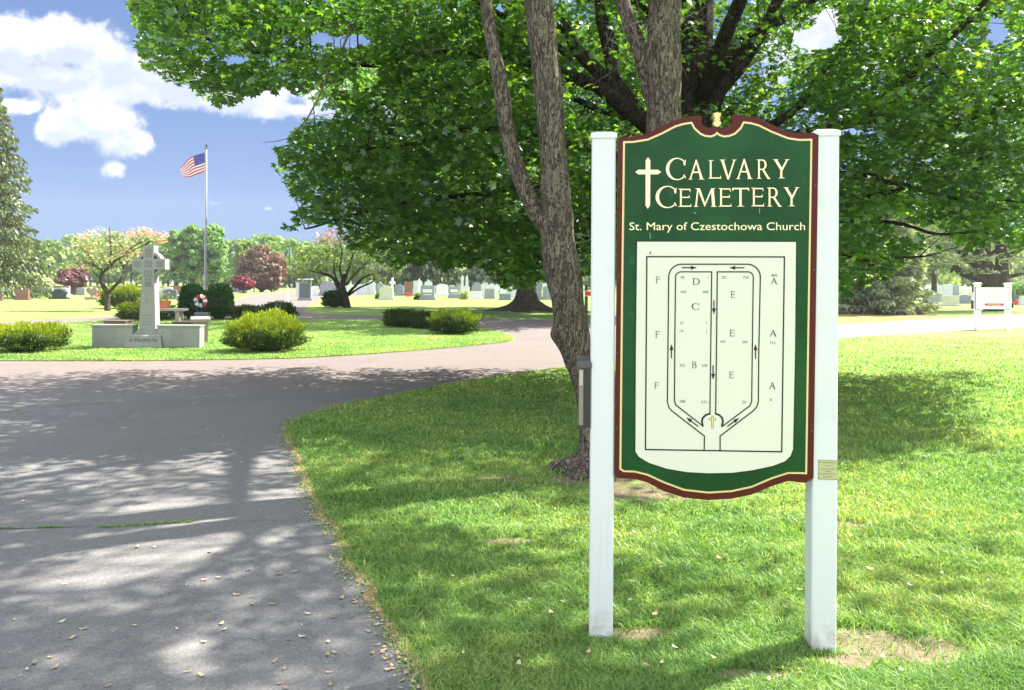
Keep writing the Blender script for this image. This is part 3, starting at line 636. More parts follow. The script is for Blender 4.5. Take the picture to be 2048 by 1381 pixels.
strokes('map_cross_edge', [grow([(1422.6, 832), (1425, 832), (1425, 836.8), (1430, 837.2), (1430, 839), (1425, 839.4), (1425, 855), (1422.6, 855), (1422.6, 839.4), (1417.5, 839), (1417.5, 837.2), (1422.6, 836.8)], .9)], M_LINE, board, -.0160, .0004)
strokes('board_seam', ln([(1298, 431), (1583, 429.5)], .9) + ln([(1298.5, 444), (1299.5, 457), (1298.5, 478)], .5), M_DGREEN, board, -.0113, .0002)
strokes('paint_scratch', ln([(1299, 466), (1300.5, 478)], .7) + ln([(1518, 418), (1518, 427)], .7) + ln([(1388, 426), (1391, 428)], 1.), M_PALETXT, board, -.0118, .0002)
fin = [(1433.6, 225), (1437, 227.5), (1441, 227), (1440.5, 233), (1437.6, 239), (1440, 240), (1439.5, 242), (1435.6, 242.6), (1441, 245), (1441.5, 249), (1438, 253), (1433.6, 255.4), (1429, 253), (1426, 249), (1426.6, 245), (1431.6, 242.6), (1428, 242), (1427.6, 240), (1430, 239), (1427.6, 233), (1427, 227), (1430.6, 227.5)]
slab('finial', fin, -.012, .02, M_GOLD, board)
for (u, v) in ((1238, 374), (1236, 553), (1234.5, 707), (1233, 857), (1629.5, 372), (1627, 540), (1622, 862)):
    x, z = B(u, v); scr = MB(); scr.prism([(x + .0055 * math.cos(k * math.pi / 5), z + .0055 * math.sin(k * math.pi / 5)) for k in range(10)], -.010, -.004); scr.build('screw', M_SCREW, board)
# brass plate on the right-hand post
x0, z1 = B(1636.5, 920.5); x1, z0 = B(1675, 959); x1 = min(x1, SW - .003)
pl = MB(); pl.box(x0, x1, -.003, -.0003, z0, z1); plate = pl.build('brass_plate', M_BRASS, post_r)
for txt, v, a in (("Troop 17", 933, None), ("Eagle Scout Project", 939.5, 29), ("Boy Scouts of America", 949, 31), ("August 2017", 955, None)):
    text_polys(txt, 1655.7 - (a or 0) / 2 if a else 1655.7, 1655.7 + a / 2 if a else None, v, 2.9, 'plate_lettering', M_BRASSTXT, post_r, -.0036)
e = MB()
for u, v in ((1638, 922), (1674, 922), (1638, 957), (1673.5, 957)):
    x, z = B(u, v); e.prism([(x + .0026 * math.cos(k * 1.05), z + .0026 * math.sin(k * 1.05)) for k in range(6)], -.005, -.0028)
for u0, u1, v in ((1641, 1671, 925), (1650, 1662, 942.5)):
    xa, z = B(u0, v); xb, _ = B(u1, v); e.box(xa, xb, -.0036, -.0026, z - .0012, z + .0012)
xa, za = B(1636.9, 958.6); xb, zb = B(1674.6, 920.9)
for q in ((xa, xb, za, za + .0015), (xa, xb, zb - .0015, zb), (xa, xa + .0015, za, zb)): e.box(q[0], q[1], -.0035, -.0026, q[2], q[3])
e.build('plate_edge', M_BRASSTXT, post_r)

# brochure box on the left face of the left post
_, bz1 = B(1186, 722); _, bz0 = B(1186, 856)
bb = thing('brochure_box', 'narrow black brochure box fixed to the side of the left white post', 'box', pL + Vector((0, 0, bz0)), math.atan2(ax.y, ax.x))
BH = bz1 - bz0
m = MB(); m.box(-.058, -.0015, -.004, .095, 0, BH - .012); m.build('box_body', M_BOXBLK, bb)
m = MB(); m.loft([[(-.066, -.010, BH - .034), (.004, -.010, BH - .034), (.004, .1, BH - .034), (-.066, .1, BH - .034)], [(-.066, -.010, BH - .010), (.004, -.010, BH - .010), (.004, .1, BH + .006), (-.066, .1, BH + .006)], [(-.058, -.003, BH - .004), (-.003, -.003, BH - .004), (-.003, .095, BH + .012), (-.058, .095, BH + .012)]])
m.build('box_lid', M_BOXGREY, bb)
m = MB(); m.box(-.055, -.034, -.0075, -.0043, .012, BH - .04); w_ = m.build('box_window', M_BOXCLR, bb)
m = MB(); m.box(-.053, -.036, -.0105, -.0078, .2, BH - .045); m.build('leaflet', M_PAPER, w_)

# ------------------------------------------------------------------ foliage builders
def frames(nrm):
    n = nrm / np.linalg.norm(nrm, axis=1, keepdims=True); a = np.cross(n, RG.normal(size=n.shape)); a /= np.linalg.norm(a, axis=1, keepdims=True) + 1e-9
    return a, np.cross(n, a), n
_t = []
for ang, r in ((90, 1.), (38, .92), (142, .92), (-18, .62), (198, .62)): _t.append((r * math.cos(R(ang)), r * math.sin(R(ang)), -.16 * r))
_nt = [(.25 * math.cos(R(a)) * 2, .25 * math.sin(R(a)) * 2, .0) for a in (64, 116, 10, 170)] + [(.1, -.33, 0), (-.1, -.33, 0)]
MAPLE_V = np.array([(0, 0, .03)] + _t + _nt)           # 0 centre, 1-5 tips, 6-11 notches
MAPLE_F = np.array([(0, 6, 1, 7), (0, 8, 2, 6), (0, 7, 3, 9), (0, 10, 4, 8), (0, 9, 5, 11)])
LEAF_V = np.array([(0, -.5, 0), (.34, 0, .1), (0, .6, -.04), (-.34, 0, .1)]); LEAF_F = np.array([(0, 1, 2, 3)])
NEED_V = np.array([(0, 0, 0), (.16, .45, .02), (0, 1.1, -.03), (-.16, .45, .02)]); NEED_F = np.array([(0, 1, 2, 3)])
def scatter(name, pos, nrm, size, mat, parent, tv=LEAF_V, tf=LEAF_F, axis=None, loc=None):
    n = len(pos)
    if axis is None: a, b, c = frames(nrm)
    else:
        b = axis / (np.linalg.norm(axis, axis=1, keepdims=True) + 1e-9); a = np.cross(b, nrm); a /= np.linalg.norm(a, axis=1, keepdims=True) + 1e-9; c = np.cross(a, b)
    s = (size * RG.uniform(.5, 1.35, n))[:, None, None]
    V = pos[:, None, :] + s * (tv[None, :, 0:1] * a[:, None] + tv[None, :, 1:2] * b[:, None] + tv[None, :, 2:3] * c[:, None])
    F = (np.arange(n)[:, None, None] * len(tv) + tf[None]).reshape(-1, tf.shape[1])
    if loc is not None: V = V - np.array(loc)
    return mesh_np(name, V.reshape(-1, 3), F, mat, parent, loc=None)
def bark_tube(name, pts, rad, mat, parent=None, n=26, sub=9, amp=.1, origin=(0, 0, 0), flare=None, bumps=()):
    """trunk with uneven, furrowed skin"""
    path = smooth_path(pts, sub); k = len(path); rr = np.interp(np.linspace(0, len(pts) - 1, k), np.arange(len(pts)), rad); V = []; F = []
    up = Vector((.1, .98, .12)).normalized()
    for i, p in enumerate(path):
        t = (path[min(i + 1, k - 1)] - path[max(i - 1, 0)]).normalized(); a = t.cross(up).normalized(); b = t.cross(a)
        for j in range(n):
            th = 2 * math.pi * j / n; d = a * math.cos(th) + b * math.sin(th); q = p + d * rr[i]
            q2 = Vector((q.x * 9, q.y * 9, q.z * 2.2)); r = rr[i] * (1 + amp * mnoise.fractal(q2, 1., 2., 3) + amp * .8 * mnoise.noise(q * 3.1))
            if flare: r *= 1 + flare[0] * math.exp(-max(p.z, 0) / flare[1]) * (1 + .55 * math.sin(th * 5 + flare[2]) + .3 * math.sin(th * 3))
            for (bp, br, ba) in bumps:
                dd = (q - bp).length
                if dd < br * 2: r += ba * math.exp(-(dd / br) ** 2 * 2)
            V.append(tuple(p + d * r - Vector(origin)))
        if i:
            for j in range(n): F.append(((i - 1) * n + j, (i - 1) * n + (j + 1) % n, i * n + (j + 1) % n, i * n + j))
    return mesh_np(name, V, [np.array(F)], mat, parent, smooth=True)

# ------------------------------------------------------------------ big maple behind the sign
MY = 11.0
mb = P(1385, 560, MY); mb = Vector((mb.x, MY, 0))
maple = thing('maple_tree', 'large spreading green maple rising directly behind the cemetery sign', 'tree', mb)
def PP(lst): return [P(u, v, y_) for u, v, y_ in lst]
tr_pts = [Vector((mb.x - .05, MY, -.1)), Vector((mb.x, MY, .5)), P(1384, 480, MY), P(1386, 300, MY), P(1392, 120, MY), P(1400, -80, MY), P(1396, -400, MY + .3)]
bark_tube('trunk', tr_pts, [.38, .33, .29, .27, .23, .19, .09], M_DBARK, maple, flare=(.5, .3, 1.), origin=mb)
LIMBS = [([(1375, 350, 11), (1330, 285, 11), (1275, 235, 10.8), (1225, 180, 10.6), (1160, 100, 10.4), (1090, 20, 10.2), (1030, -70, 10)], .15, .06),
         ([(1370, 330, 11), (1310, 262, 10.8), (1240, 205, 10.5), (1170, 160, 10.4), (1100, 135, 10.4), (1000, 112, 10.6), (860, 108, 11), (740, 128, 11), (600, 118, 11), (500, 100, 11), (380, 60, 11)], .13, .02),
         ([(1300, 262, 10.9), (1240, 165, 10.9), (1212, 90, 10.8), (1195, 20, 10.7), (1185, -80, 10.6)], .085, .04),
         ([(1245, 190, 11), (1228, 110, 11.2), (1205, 10, 11.4), (1190, -70, 11.5)], .07, .04),
         ([(1396, 330, 11), (1420, 230, 11), (1460, 160, 10.9), (1510, 90, 10.7), (1560, 0, 10.5), (1600, -80, 10.4)], .13, .06),
         ([(1400, 300, 11), (1470, 265, 10.8), (1560, 240, 10.6), (1612, 192, 10.4), (1650, 150, 10.3), (1690, 90, 10.2), (1740, 0, 10)], .08, .03),
         ([(1400, 340, 11), (1540, 290, 10.8), (1700, 250, 10.4), (1748, 237, 10.3), (1802, 160, 10.1), (1893, 83, 9.8), (1955, 20, 9.7), (2010, -50, 9.6)], .075, .03),
         ([(1760, 225, 10.3), (1837, 240, 10.1), (1893, 248, 10), (1993, 217, 9.8), (2060, 205, 9.7), (2160, 190, 9.6)], .04, .02),
         ([(1400, 400, 11), (1560, 350, 10.6), (1720, 343, 10.2), (1777, 367, 10), (1860, 382, 9.9), (1960, 395, 9.8), (2050, 400, 9.7)], .05, .015),
         ([(1400, 430, 11), (1560, 420, 10.6), (1687, 408, 10.2), (1790, 385, 10), (1850, 350, 9.9), (1940, 330, 9.8), (2050, 300, 9.7)], .05, .015),
         ([(1390, 420, 11), (1560, 440, 10.6), (1690, 446, 10.4), (1790, 452, 10.2), (1900, 468, 10.1), (2000, 478, 10)], .045, .012),
         ([(1560, 450, 10.6), (1690, 506, 10.2), (1780, 515, 10), (1860, 500, 10)], .03, .01),
         ([(1375, 400, 11), (1280, 330, 10.8), (1180, 300, 10.6), (1060, 280, 10.4), (950, 262, 10.4), (800, 285, 10.4), (650, 320, 10.4)], .08, .015),
         ([(1375, 430, 11), (1280, 390, 10.8), (1160, 380, 10.6), (1000, 380, 10.4), (850, 400, 10.4), (700, 430, 10.4), (610, 450, 10.4)], .07, .012),
         ([(1380, 460, 11), (1260, 450, 10.6), (1180, 480, 10.2), (1120, 520, 10), (1070, 545, 9.9)], .04, .01),
         ([(1150, 110, 10.4), (1050, 60, 10.2), (950, 0, 10)], .06, .03), ([(1290, 250, 12), (1180, 210, 12.2), (1060, 170, 12.4), (960, 160, 12.5), (820, 190, 12.6), (700, 240, 12.6), (620, 260, 12.6)], .06, .012)]
lm = MB(); LP = []
for L, r0, r1 in LIMBS:
    pp = smooth_path(PP(L), 5); k = len(pp)
    pp = [p + Vector((mnoise.noise(p * 1.7), mnoise.noise(p * 1.7 + Vector((9, 0, 0))), mnoise.noise(p * 1.7 + Vector((0, 9, 0))))) * .09 for p in pp]
    lm.tube([p - mb for p in pp], [r0 + (r1 - r0) * i / (k - 1) for i in range(k)], 9); LP += pp
# upper crown limbs, above the picture
for a in range(11):
    an = a * 2 * math.pi / 11 + .3; ln_ = random.uniform(4, 7); z0 = random.uniform(5, 8.5)
    pp = [Vector((mb.x, MY, z0 - 1.2)) + Vector((math.cos(an) * ln_ * t, math.sin(an) * ln_ * .7 * t, 4.5 * t - 1.2 * t * t)) for t in (0, .2, .4, .6, .8, 1)]
    lm.tube([p - mb for p in pp], [.12, .1, .08, .06, .04, .02], 6); LP += smooth_path(pp, 3)
MASK = [(262, -60), (268, 60), (276, 130), (330, 158), (388, 172), (400, 198), (440, 214), (495, 180), (520, 192), (600, 182), (648, 168), (700, 188), (716, 172), (690, 165), (655, 232), (600, 248), (560, 290), (546, 330), (572, 370), (592, 400), (552, 468), (610, 445), (676, 462), (690, 500), (750, 520), (770, 535),
        (850, 535), (900, 530), (960, 540), (1005, 572), (1050, 588), (1090, 572), (1120, 548), (1180, 556), (1290, 545), (1500, 560), (1690, 610), (1700, 585), (1730, 560), (1800, 532), (1860, 502), (1888, 498), (1850, 478), (1790, 462), (1760, 440), (1830, 436), (1900, 470), (1940, 498), (2000, 492), (2100, 498), (2400, 500), (2400, -60)]
GAPS = [(1632, 78, 50, 22), (1655, 45, 22, 30), (1700, 262, 24, 8), (700, 82, 40, 14), (735, 150, 26, 26), (640, 78, 25, 14), (470, 120, 30, 9), (1565, 160, 12, 9), (1920, 270, 20, 8), (1000, 20, 10, 14), (640, 215, 40, 30), (1995, 62, 22, 30)]
def mask_ok(A, soft=10):
    u, v = pix(A); wob = 14 * np.sin(u * .05 + v * .031) + 9 * np.sin(u * .13 - v * .09)
    ok = inpoly(u + wob * .5, v + wob * .6, MASK)
    for (gu, gv, ru, rv) in GAPS: ok &= ((u - gu) / ru) ** 2 + ((v - gv) / rv) ** 2 > 1
    return ok
# where the ground of the photograph lies in sun: the high crown is thin above those places
SUNNY = [[(1225, 955), (1330, 930), (1640, 935), (2048, 900), (2400, 900), (2400, 1100), (1900, 1110), (1700, 1100), (1500, 1065), (1225, 1075)], [(690, 1000), (850, 985), (1170, 1020), (1170, 1120), (1000, 1110), (740, 1060)],
         [(180, 1000), (350, 985), (560, 990), (560, 1100), (380, 1190), (0, 1210), (0, 1110), (200, 1080)], [(330, 1260), (620, 1260), (640, 1330), (340, 1330)], [(940, 1200), (1120, 1190), (1150, 1250), (950, 1260)], [(1250, 1120), (1600, 1080), (1620, 1110), (1300, 1150)],
         [(1690, 1120), (2048, 1100), (2048, 1150), (1800, 1170)], [(0, 920), (170, 915), (170, 945), (0, 950)], [(360, 890), (520, 885), (520, 910), (360, 915)], [(-4000, 775), (700, 775), (850, 768), (1100, 740), (1200, 738), (6000, 738), (6000, 500), (-4000, 500)], [(1850, 1230), (2100, 1200), (2100, 1300), (1850, 1290)]]
SDn = np.array(SD)
def shade_keep(A):
    g = A - SDn[None] * (A[:, 2:3] / SDn[2]); u, v = pix(g); near = g[:, 1] < .6
    s = np.zeros(len(A), bool)
    for q in SUNNY: s |= inpoly(u, v, q)
    pr = np.where(s, .01, np.where(g[:, 1] < 5.6, np.where(g[:, 0] < .3, .45, .22), .32)); pr = np.where(near, .35, pr)
    return RG.uniform(0, 1, len(A)) < pr
def in_view(A, mgn=30):
    u, v = pix(A); return (A[:, 1] > .3) & (u > -mgn) & (u < 2048 + mgn) & (v > -mgn) & (v < 1381 + mgn)
# visible sprays
u = RG.uniform(255, 2120, 12000); v = RG.uniform(-40, 612, 12000); Yd = RG.choice([0, 1], 12000, p=[.3, .7]); Yd = np.where(Yd == 0, RG.uniform(8.8, 10.4, 12000), RG.uniform(10.4, 15.5, 12000))
A = np.c_[(u - 1024 + ROLL * (v - V0)) / FPX * Yd, Yd, CAMH + (ROLL * (u - 1024) - (v - V0)) / FPX * Yd]
A = A[mask_ok(A)]
_g = A - np.array(SD)[None] * (A[:, 2:3] / SD.z); _u, _v = pix(_g); _s = np.zeros(len(A), bool)
for _q in SUNNY[:7]: _s |= inpoly(_u, _v, _q)
A = A[~_s | (RG.uniform(0, 1, len(A)) < .03)]
# keep the trunks and limbs between x 1000 and 1560 readable: the crown thins towards the stem
uu, vv = pix(A); core = (np.abs(uu - 1360) < 250) & (vv < 330) & (A[:, 1] < 11.4); A = A[~core | (RG.uniform(0, 1, len(A)) < .12)]
vis = A[:3600]
# crown above and beyond the picture
C = RG.uniform(-1, 1, (26000, 3)); r_ = np.linalg.norm(C, axis=1); C = C[(r_ < 1) & (r_ > .35)]
C = C * np.array([8.5, 6.0, 5.6]) + np.array([mb.x - .2, MY + .2, 8.4]); C = C[(C[:, 2] > 3.2) & ~in_view(C, 60)]
C = C[shade_keep(C)][:1700]
allc = np.vstack([vis, C]); cut = len(vis)
def sprays(centres, m, rad, lsize, thick=.18):
    n = len(centres); th = RG.uniform(0, 2 * np.pi, (n, m)); rr_ = rad * np.sqrt(RG.uniform(0, 1, (n, m)))
    off = np.stack([np.cos(th) * rr_, np.sin(th) * rr_, RG.normal(0, thick * rad, (n, m)) - .35 * rr_ ** 2 / rad], -1)
    tilt = RG.normal(0, .28, (n, 1, 2)); off[..., 2] += off[..., 0] * tilt[..., 0] + off[..., 1] * tilt[..., 1]
    pos = (centres[:, None] + off).reshape(-1, 3); nrm = RG.normal(0, .42, pos.shape) + np.array([0, 0, 1.]); nrm += .35 * (off.reshape(-1, 3) / rad)
    return pos, nrm
p_, n_ = sprays(vis, 31, .36, .1); k_ = mask_ok(p_)
p_, n_ = p_[k_], n_[k_]
p2_, n2_ = sprays(C, 22, .42, .12)
mbn = np.array(mb)
scatter('crown', np.vstack([p_, p2_]) - mbn, np.vstack([n_, n2_]), .071, M_MAPLE, maple, MAPLE_V, MAPLE_F)
LPa = np.array([tuple(p) for p in LP])
for i, c in enumerate(allc):
    if i % 2 and i < cut: continue
    d = np.linalg.norm(LPa - c, axis=1); j = int(d.argmin())
    if d[j] > (.9 if i < cut else 2.4) or d[j] < .15: continue
    a = Vector(LPa[j]); b = Vector(c); mid = a.lerp(b, .5) + Vector((random.gauss(0, .08), random.gauss(0, .08), .1 * d[j])); w = .004 + .006 * d[j]
    lm.tube([a - mb, mid - mb, b - mb], [w, w * .7, w * .35], 4)
lm.build('limbs', M_DBARK, maple, smooth=True)

# ------------------------------------------------------------------ the two near grey-barked trees
TY = 6.8
tb = G(1178, 946); tb = Vector((tb.x, TY, 0))
twin = thing('twin_stemmed_tree', 'grey-brown tree with two stems forking low, left of the sign post', 'tree', tb)
def TP(l, y0=TY): return [P(u, v, y0) for u, v in l]
pts = [Vector((tb.x + .01, TY, -.08))] + TP([(1188, 905), (1182, 850), (1174, 790), (1163, 740), (1149, 690), (1139, 630), (1128, 560), (1117, 500), (1113, 430), (1107, 310), (1096, 182), (1084, 60), (1077, -20), (1068, -200), (1060, -500), (1050, -900)])
burl = P(1104, 672, TY - .08)
bark_tube('trunk', pts, [.16, .115, .10, .10, .11, .14, .15, .158, .156, .142, .122, .130, .13, .127, .115, .09, .05], M_BARK, twin, n=44, sub=10, amp=.11, origin=tb, flare=(1.05, .13, 2.), bumps=[(burl, .13, .10), (P(1110, 590, TY - .1), .07, .03), (P(1150, 620, TY - .18), .06, .03), (P(1090, 400, TY - .14), .04, .03), (P(1094, 182, TY - .14), .03, -.03), (P(1098, 352, TY - .16), .03, -.03), (P(1118, 455, TY - .17), .05, .035), (P(1130, 520, TY - .17), .035, -.03), (P(1120, 650, TY - .15), .06, .04), (P(1150, 720, TY - .12), .05, .03), (P(1105, 60, TY - .13), .04, .025)])
pts = TP([(1112, 500), (1096, 458), (1070, 425), (1048, 375), (1028, 320), (1014, 262), (1003, 182), (986, 91), (971, 0), (955, -120), (930, -400), (905, -800)])
bark_tube('side_stem', pts, [.09, .088, .075, .072, .07, .068, .066, .058, .052, .05, .035, .02], M_BARK, twin, n=28, sub=9, amp=.09, origin=tb)
tb2 = G(1322, 950); tb2 = Vector((P(1324, 900, 7.0).x, 7.0, 0))
near2 = thing('bare_trunk_tree', 'straight grey-brown trunk standing right behind the top of the green board', 'tree', tb2)
pts = [Vector((tb2.x, 7., -.08))] + [P(u, v, 7.) for u, v in [(1324, 900), (1326, 800), (1328, 500), (1328, 300), (1328, 150), (1328, 0), (1324, -200), (1318, -500), (1310, -900)]]
bark_tube('trunk', pts, [.2, .18, .17, .16, .155, .153, .15, .13, .1, .05], M_BARK, near2, n=44, sub=12, amp=.1, origin=tb2, flare=(.6, .16, 1.))
pts = [P(u, v, 7.1) for u, v in [(1325, 260), (1303, 190), (1285, 120), (1262, 50), (1240, -10), (1215, -100), (1180, -300)]]
bark_tube('side_stem', pts, [.07, .075, .075, .07, .066, .06, .03], M_BARK, near2, n=24, sub=7, amp=.1, origin=tb2)
# dead twigs on the near trees
def twigs(parent, origin, starts, n, spread, y0):
    m = MB()
    for _ in range(n):
        u, v, du, dv, L = random.choice(starts); p = P(u + random.gauss(0, spread), v + random.gauss(0, spread), y0 - .1 + random.uniform(-.25, .15)); d = Vector((du, random.uniform(-.4, .3), dv)).normalized(); pp = [p]
        for k in range(6):
            d = (d + Vector((random.gauss(0, .3), random.gauss(0, .2), random.gauss(-.06, .25)))).normalized(); p = p + d * L / 6; pp.append(p)
            if random.random() < .5:
                q = p + Vector((random.gauss(0, .1), random.gauss(0, .05), random.gauss(0, .09))); m.tube([p - origin, q - origin], [.002, .001], 3)
        m.tube([q - origin for q in pp], [.003, .0026, .0022, .002, .0016, .0013, .001], 4)
    return m.build('dead_twigs', M_TWIG, parent)
twigs(near2, tb2, [(1315, 60, -1, -.4, .5), (1300, 20, -.6, -1, .4), (1340, 90, .7, .6, .55), (1360, 40, 1, .2, .6), (1300, 100, -1, .3, .5), (1270, 30, .2, -1, .4)], 20, 22, 7.)
twigs(twin, tb, [(1150, 470, 1, .1, .22), (1150, 490, 1, .2, .2), (1130, 130, 1, .2, .6), (1110, 340, -.3, -1, .3), (1120, 180, 1, -.3, .4)], 6, 6, TY - .05)
# long hanging dead branch at the upper left of the picture
m = MB()
hb = [(700, 60), (680, 110), (655, 150), (640, 190), (618, 232), (600, 255), (575, 278), (548, 284), (525, 285)]
m.tube([P(u, v, 9.6) - mb for u, v in hb], [.016, .015, .014, .012, .011, .009, .007, .005, .003], 5)
for q in ([(600, 255), (598, 280)], [(575, 278), (585, 300), (592, 330)], [(655, 150), (670, 100), (650, 30)], [(640, 190), (690, 130), (700, 60), (690, 0)]): m.tube([P(u, v, 9.6) - mb for u, v in smooth_path([Vector((a, b)) for a, b in q], 4) if True], .005, 4)
m.build('hanging_dead_branch', M_TWIG, maple)
# crowns of the two near trees: all above the frame
for root, org, cx, cy, n in ((twin, tb, .2, 6.2, 700), (near2, tb2, 2.2, 6.0, 800)):
    C = RG.uniform(-1, 1, (30000, 3)); r_ = np.linalg.norm(C, axis=1); C = C[(r_ < 1)]; C = C * np.array([4.2, 4.2, 2.4]) + np.array([cx, cy, 8.6]); C = C[~in_view(C, 80)]
    C = C[shade_keep(C)][:n // 2]; p_, n_ = sprays(C, 20, .36, .1)
    scatter('crown', p_ - np.array(org), n_, .07, M_MAPLE, root, MAPLE_V, MAPLE_F)
    bm_ = MB()
    for a in range(9):
        an = a * .7; bm_.tube([Vector((org.x - .25 * (root is twin), cy + .5, 6.4)) - org, Vector((cx + math.cos(an) * 2, cy + math.sin(an) * 2, 8)) - org, Vector((cx + math.cos(an) * 3.6, cy + math.sin(an) * 3.6, 9)) - org], [.05, .03, .01], 5)
    bm_.build('limbs', M_BARK, root)
# grey post with a small red plate beside the twin-stemmed tree
gp = G(1172, 668)
o = thing('red_plate_post', 'thin dark post carrying a small red plate behind the twin-stemmed tree', 'sign', gp); D = gp.y
h = P(1172, 572, D).z
m = MB(); m.box(-.05, .05, -.04, .04, -.05, h); m.build('post', M_DARKMETAL, o)
q0 = P(1169, 592, D); q1 = P(1185, 583, D)
m = MB(); m.box(q0.x - gp.x, q1.x - gp.x, -.07, -.045, q0.z, q1.z); m.build('red_plate', M_RSIGN, o)
m = MB(); a0, a1, b0, b1 = q0.x - gp.x, q1.x - gp.x, q0.z, q1.z; e_ = .012
for b_ in ((a0, a1, b0 - e_, b0), (a0, a1, b1, b1 + e_), (a0 - e_, a0, b0 - e_, b1 + e_)): m.box(b_[0], b_[1], -.075, -.045, b_[2], b_[3])
m.build('plate_rim', M_WHITE, o)

# ------------------------------------------------------------------ shrubs
def bush(name, u0, u1, vb, vt, mat, label, cat, n=5000, ls=.07, peak=0., group=None, depth=None, flat=1., lumps=.3, yy=None, zb=0.):
    uc = (u0 + u1) / 2; D = yy or dist_of(uc, vb); sc = D / FPX; rx = (u1 - u0) / 2 * sc * .81; hgt = (vb - vt) * sc * .94; ry = depth or rx * .9
    c = Vector((P(uc, vb, D).x, D + ry * .6, zb)); o = thing(name, label, cat, c, 0, group)
    th = RG.uniform(0, 2 * np.pi, n); ph = np.arccos(RG.uniform(-.55, 1, n)); d = np.c_[np.sin(ph) * np.cos(th), np.sin(ph) * np.sin(th), np.cos(ph)]
    e = 2 / 2.6; dd = np.sign(d) * np.abs(d) ** e
    lum = np.array([mnoise.fractal(Vector((a * 2.6 + uc, b * 2.6, c_ * 2.6)), 1., 2., 3) for a, b, c_ in d])
    rad = 1 + lumps * lum; rad *= RG.uniform(.82, 1.04, n)
    z = np.where(dd[:, 2] > 0, dd[:, 2] * .58 * flat, dd[:, 2] * .42) + .42
    if peak: z += peak * np.exp(-((d[:, 0] ** 2 + d[:, 1] ** 2) / .16)) * (d[:, 2] > 0)
    pos = np.c_[dd[:, 0] * rx * rad, dd[:, 1] * ry * rad, np.maximum(z * hgt * (1 + (rad - 1) * .6), .01)]
    axis = d + RG.normal(0, .45, d.shape) + np.array([0, 0, .35]); s_ = np.full(n, ls)
    if mat is M_YEW:      # older needles and lime new shoots; sunlit tops and shaded sides painted in too
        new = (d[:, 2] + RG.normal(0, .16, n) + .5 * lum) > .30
        scatter('foliage', pos[~new], RG.normal(size=(int((~new).sum()), 3)), s_[~new], M_OLDSHADEYEW, o, NEED_V, NEED_F, axis=axis[~new])
        k = new; ax2 = axis[k] * .4 + np.array([0, 0, .9]); scatter('sunlit_new_growth', pos[k], RG.normal(size=(int(k.sum()), 3)), s_[k] * 1.1, mat, o, NEED_V, NEED_F, axis=ax2)
    else: scatter('foliage', pos, RG.normal(size=d.shape), s_, mat, o, NEED_V, NEED_F, axis=axis)
    core = MB(); rings = []
    for k in range(7):
        t = k / 6; zz = hgt * (.04 + .78 * t); w = .78 * math.sin(min(1, .35 + t * 1.2) * math.pi / 2) * (1 if t < .6 else math.cos((t - .6) / .4 * 1.2)); rings.append([(rx * w * math.cos(a * math.pi / 8), ry * w * math.sin(a * math.pi / 8), zz) for a in range(16)])
    core.loft(rings); core.build('inner_twigs', M_DYEW, o, smooth=True); return o
S_I = .022
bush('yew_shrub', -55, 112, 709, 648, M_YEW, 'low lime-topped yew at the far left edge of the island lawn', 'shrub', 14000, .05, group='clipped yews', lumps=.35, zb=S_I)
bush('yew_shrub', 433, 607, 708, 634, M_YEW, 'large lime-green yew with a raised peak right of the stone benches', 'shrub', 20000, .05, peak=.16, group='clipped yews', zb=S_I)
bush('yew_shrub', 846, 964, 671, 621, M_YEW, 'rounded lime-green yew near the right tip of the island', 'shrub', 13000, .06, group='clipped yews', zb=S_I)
bush('dark_shrub', 762, 846, 657, 622, M_DYEW, 'dark green clipped shrub left of the rounded lime yew', 'shrub', 4500, .1, group='dark island shrubs', zb=S_I)
bush('dark_shrub', 820, 880, 660, 626, M_DYEW, 'dark clipped shrub tucked behind the left side of the rounded lime yew', 'shrub', 3200, .1, group='dark island shrubs', zb=S_I)
bush('yew_shrub', 190, 280, 618, 572, M_YEW, 'tall lime yew behind the left dogwood trunk', 'shrub', 5000, .14, group='clipped yews')
bush('yew_shrub', 218, 345, 642, 607, M_YEW, 'low wide lime yew behind the stone cross', 'shrub', 6000, .1, group='clipped yews')
bush('hedge_shrub', 458, 526, 641, 612, M_DYEW, 'dark low hedge shrub right of the arborvitae domes', 'shrub', 3500, .11, group='dark hedge shrubs', flat=.9)
bush('hedge_shrub', 514, 591, 641, 608, M_DYEW, 'dark low hedge shrub behind the peaked lime yew', 'shrub', 4000, .11, group='dark hedge shrubs')
bush('arborvitae_dome', 353, 404, 641, 568, M_DOME, 'dark green domed arborvitae left of the flagpole', 'shrub', 7000, .12, group='arborvitae domes', lumps=.08, depth=.5)
bush('arborvitae_dome', 404, 461, 641, 567, M_DOME, 'dark green domed arborvitae right of the flagpole', 'shrub', 7000, .12, group='arborvitae domes', lumps=.08, depth=.55)
bush('dark_shrub', 642, 690, 616, 583, M_DYEW, 'round dark shrub at the foot of the right dogwood', 'shrub', 3000, .16)
bush('small_shrub', 829, 842, 600, 591, M_YEW, 'tiny green shrub beside a grey headstone in the far rows', 'shrub', 500, .2)
bush('small_shrub', 919, 937, 600, 583, M_WHITEB, 'pale yellow-green shrub in front of the twin-column monument', 'shrub', 700, .22)
bush('small_shrub', 751, 759, 599, 589, M_YEW, 'little yellow-green tuft left of the flat pale headstone', 'shrub', 300, .18)
bush('small_shrub', 2032, 2075, 600, 568, M_POPLAR, 'bright green shrub at the right edge behind the white notice', 'shrub', 1600, .3)

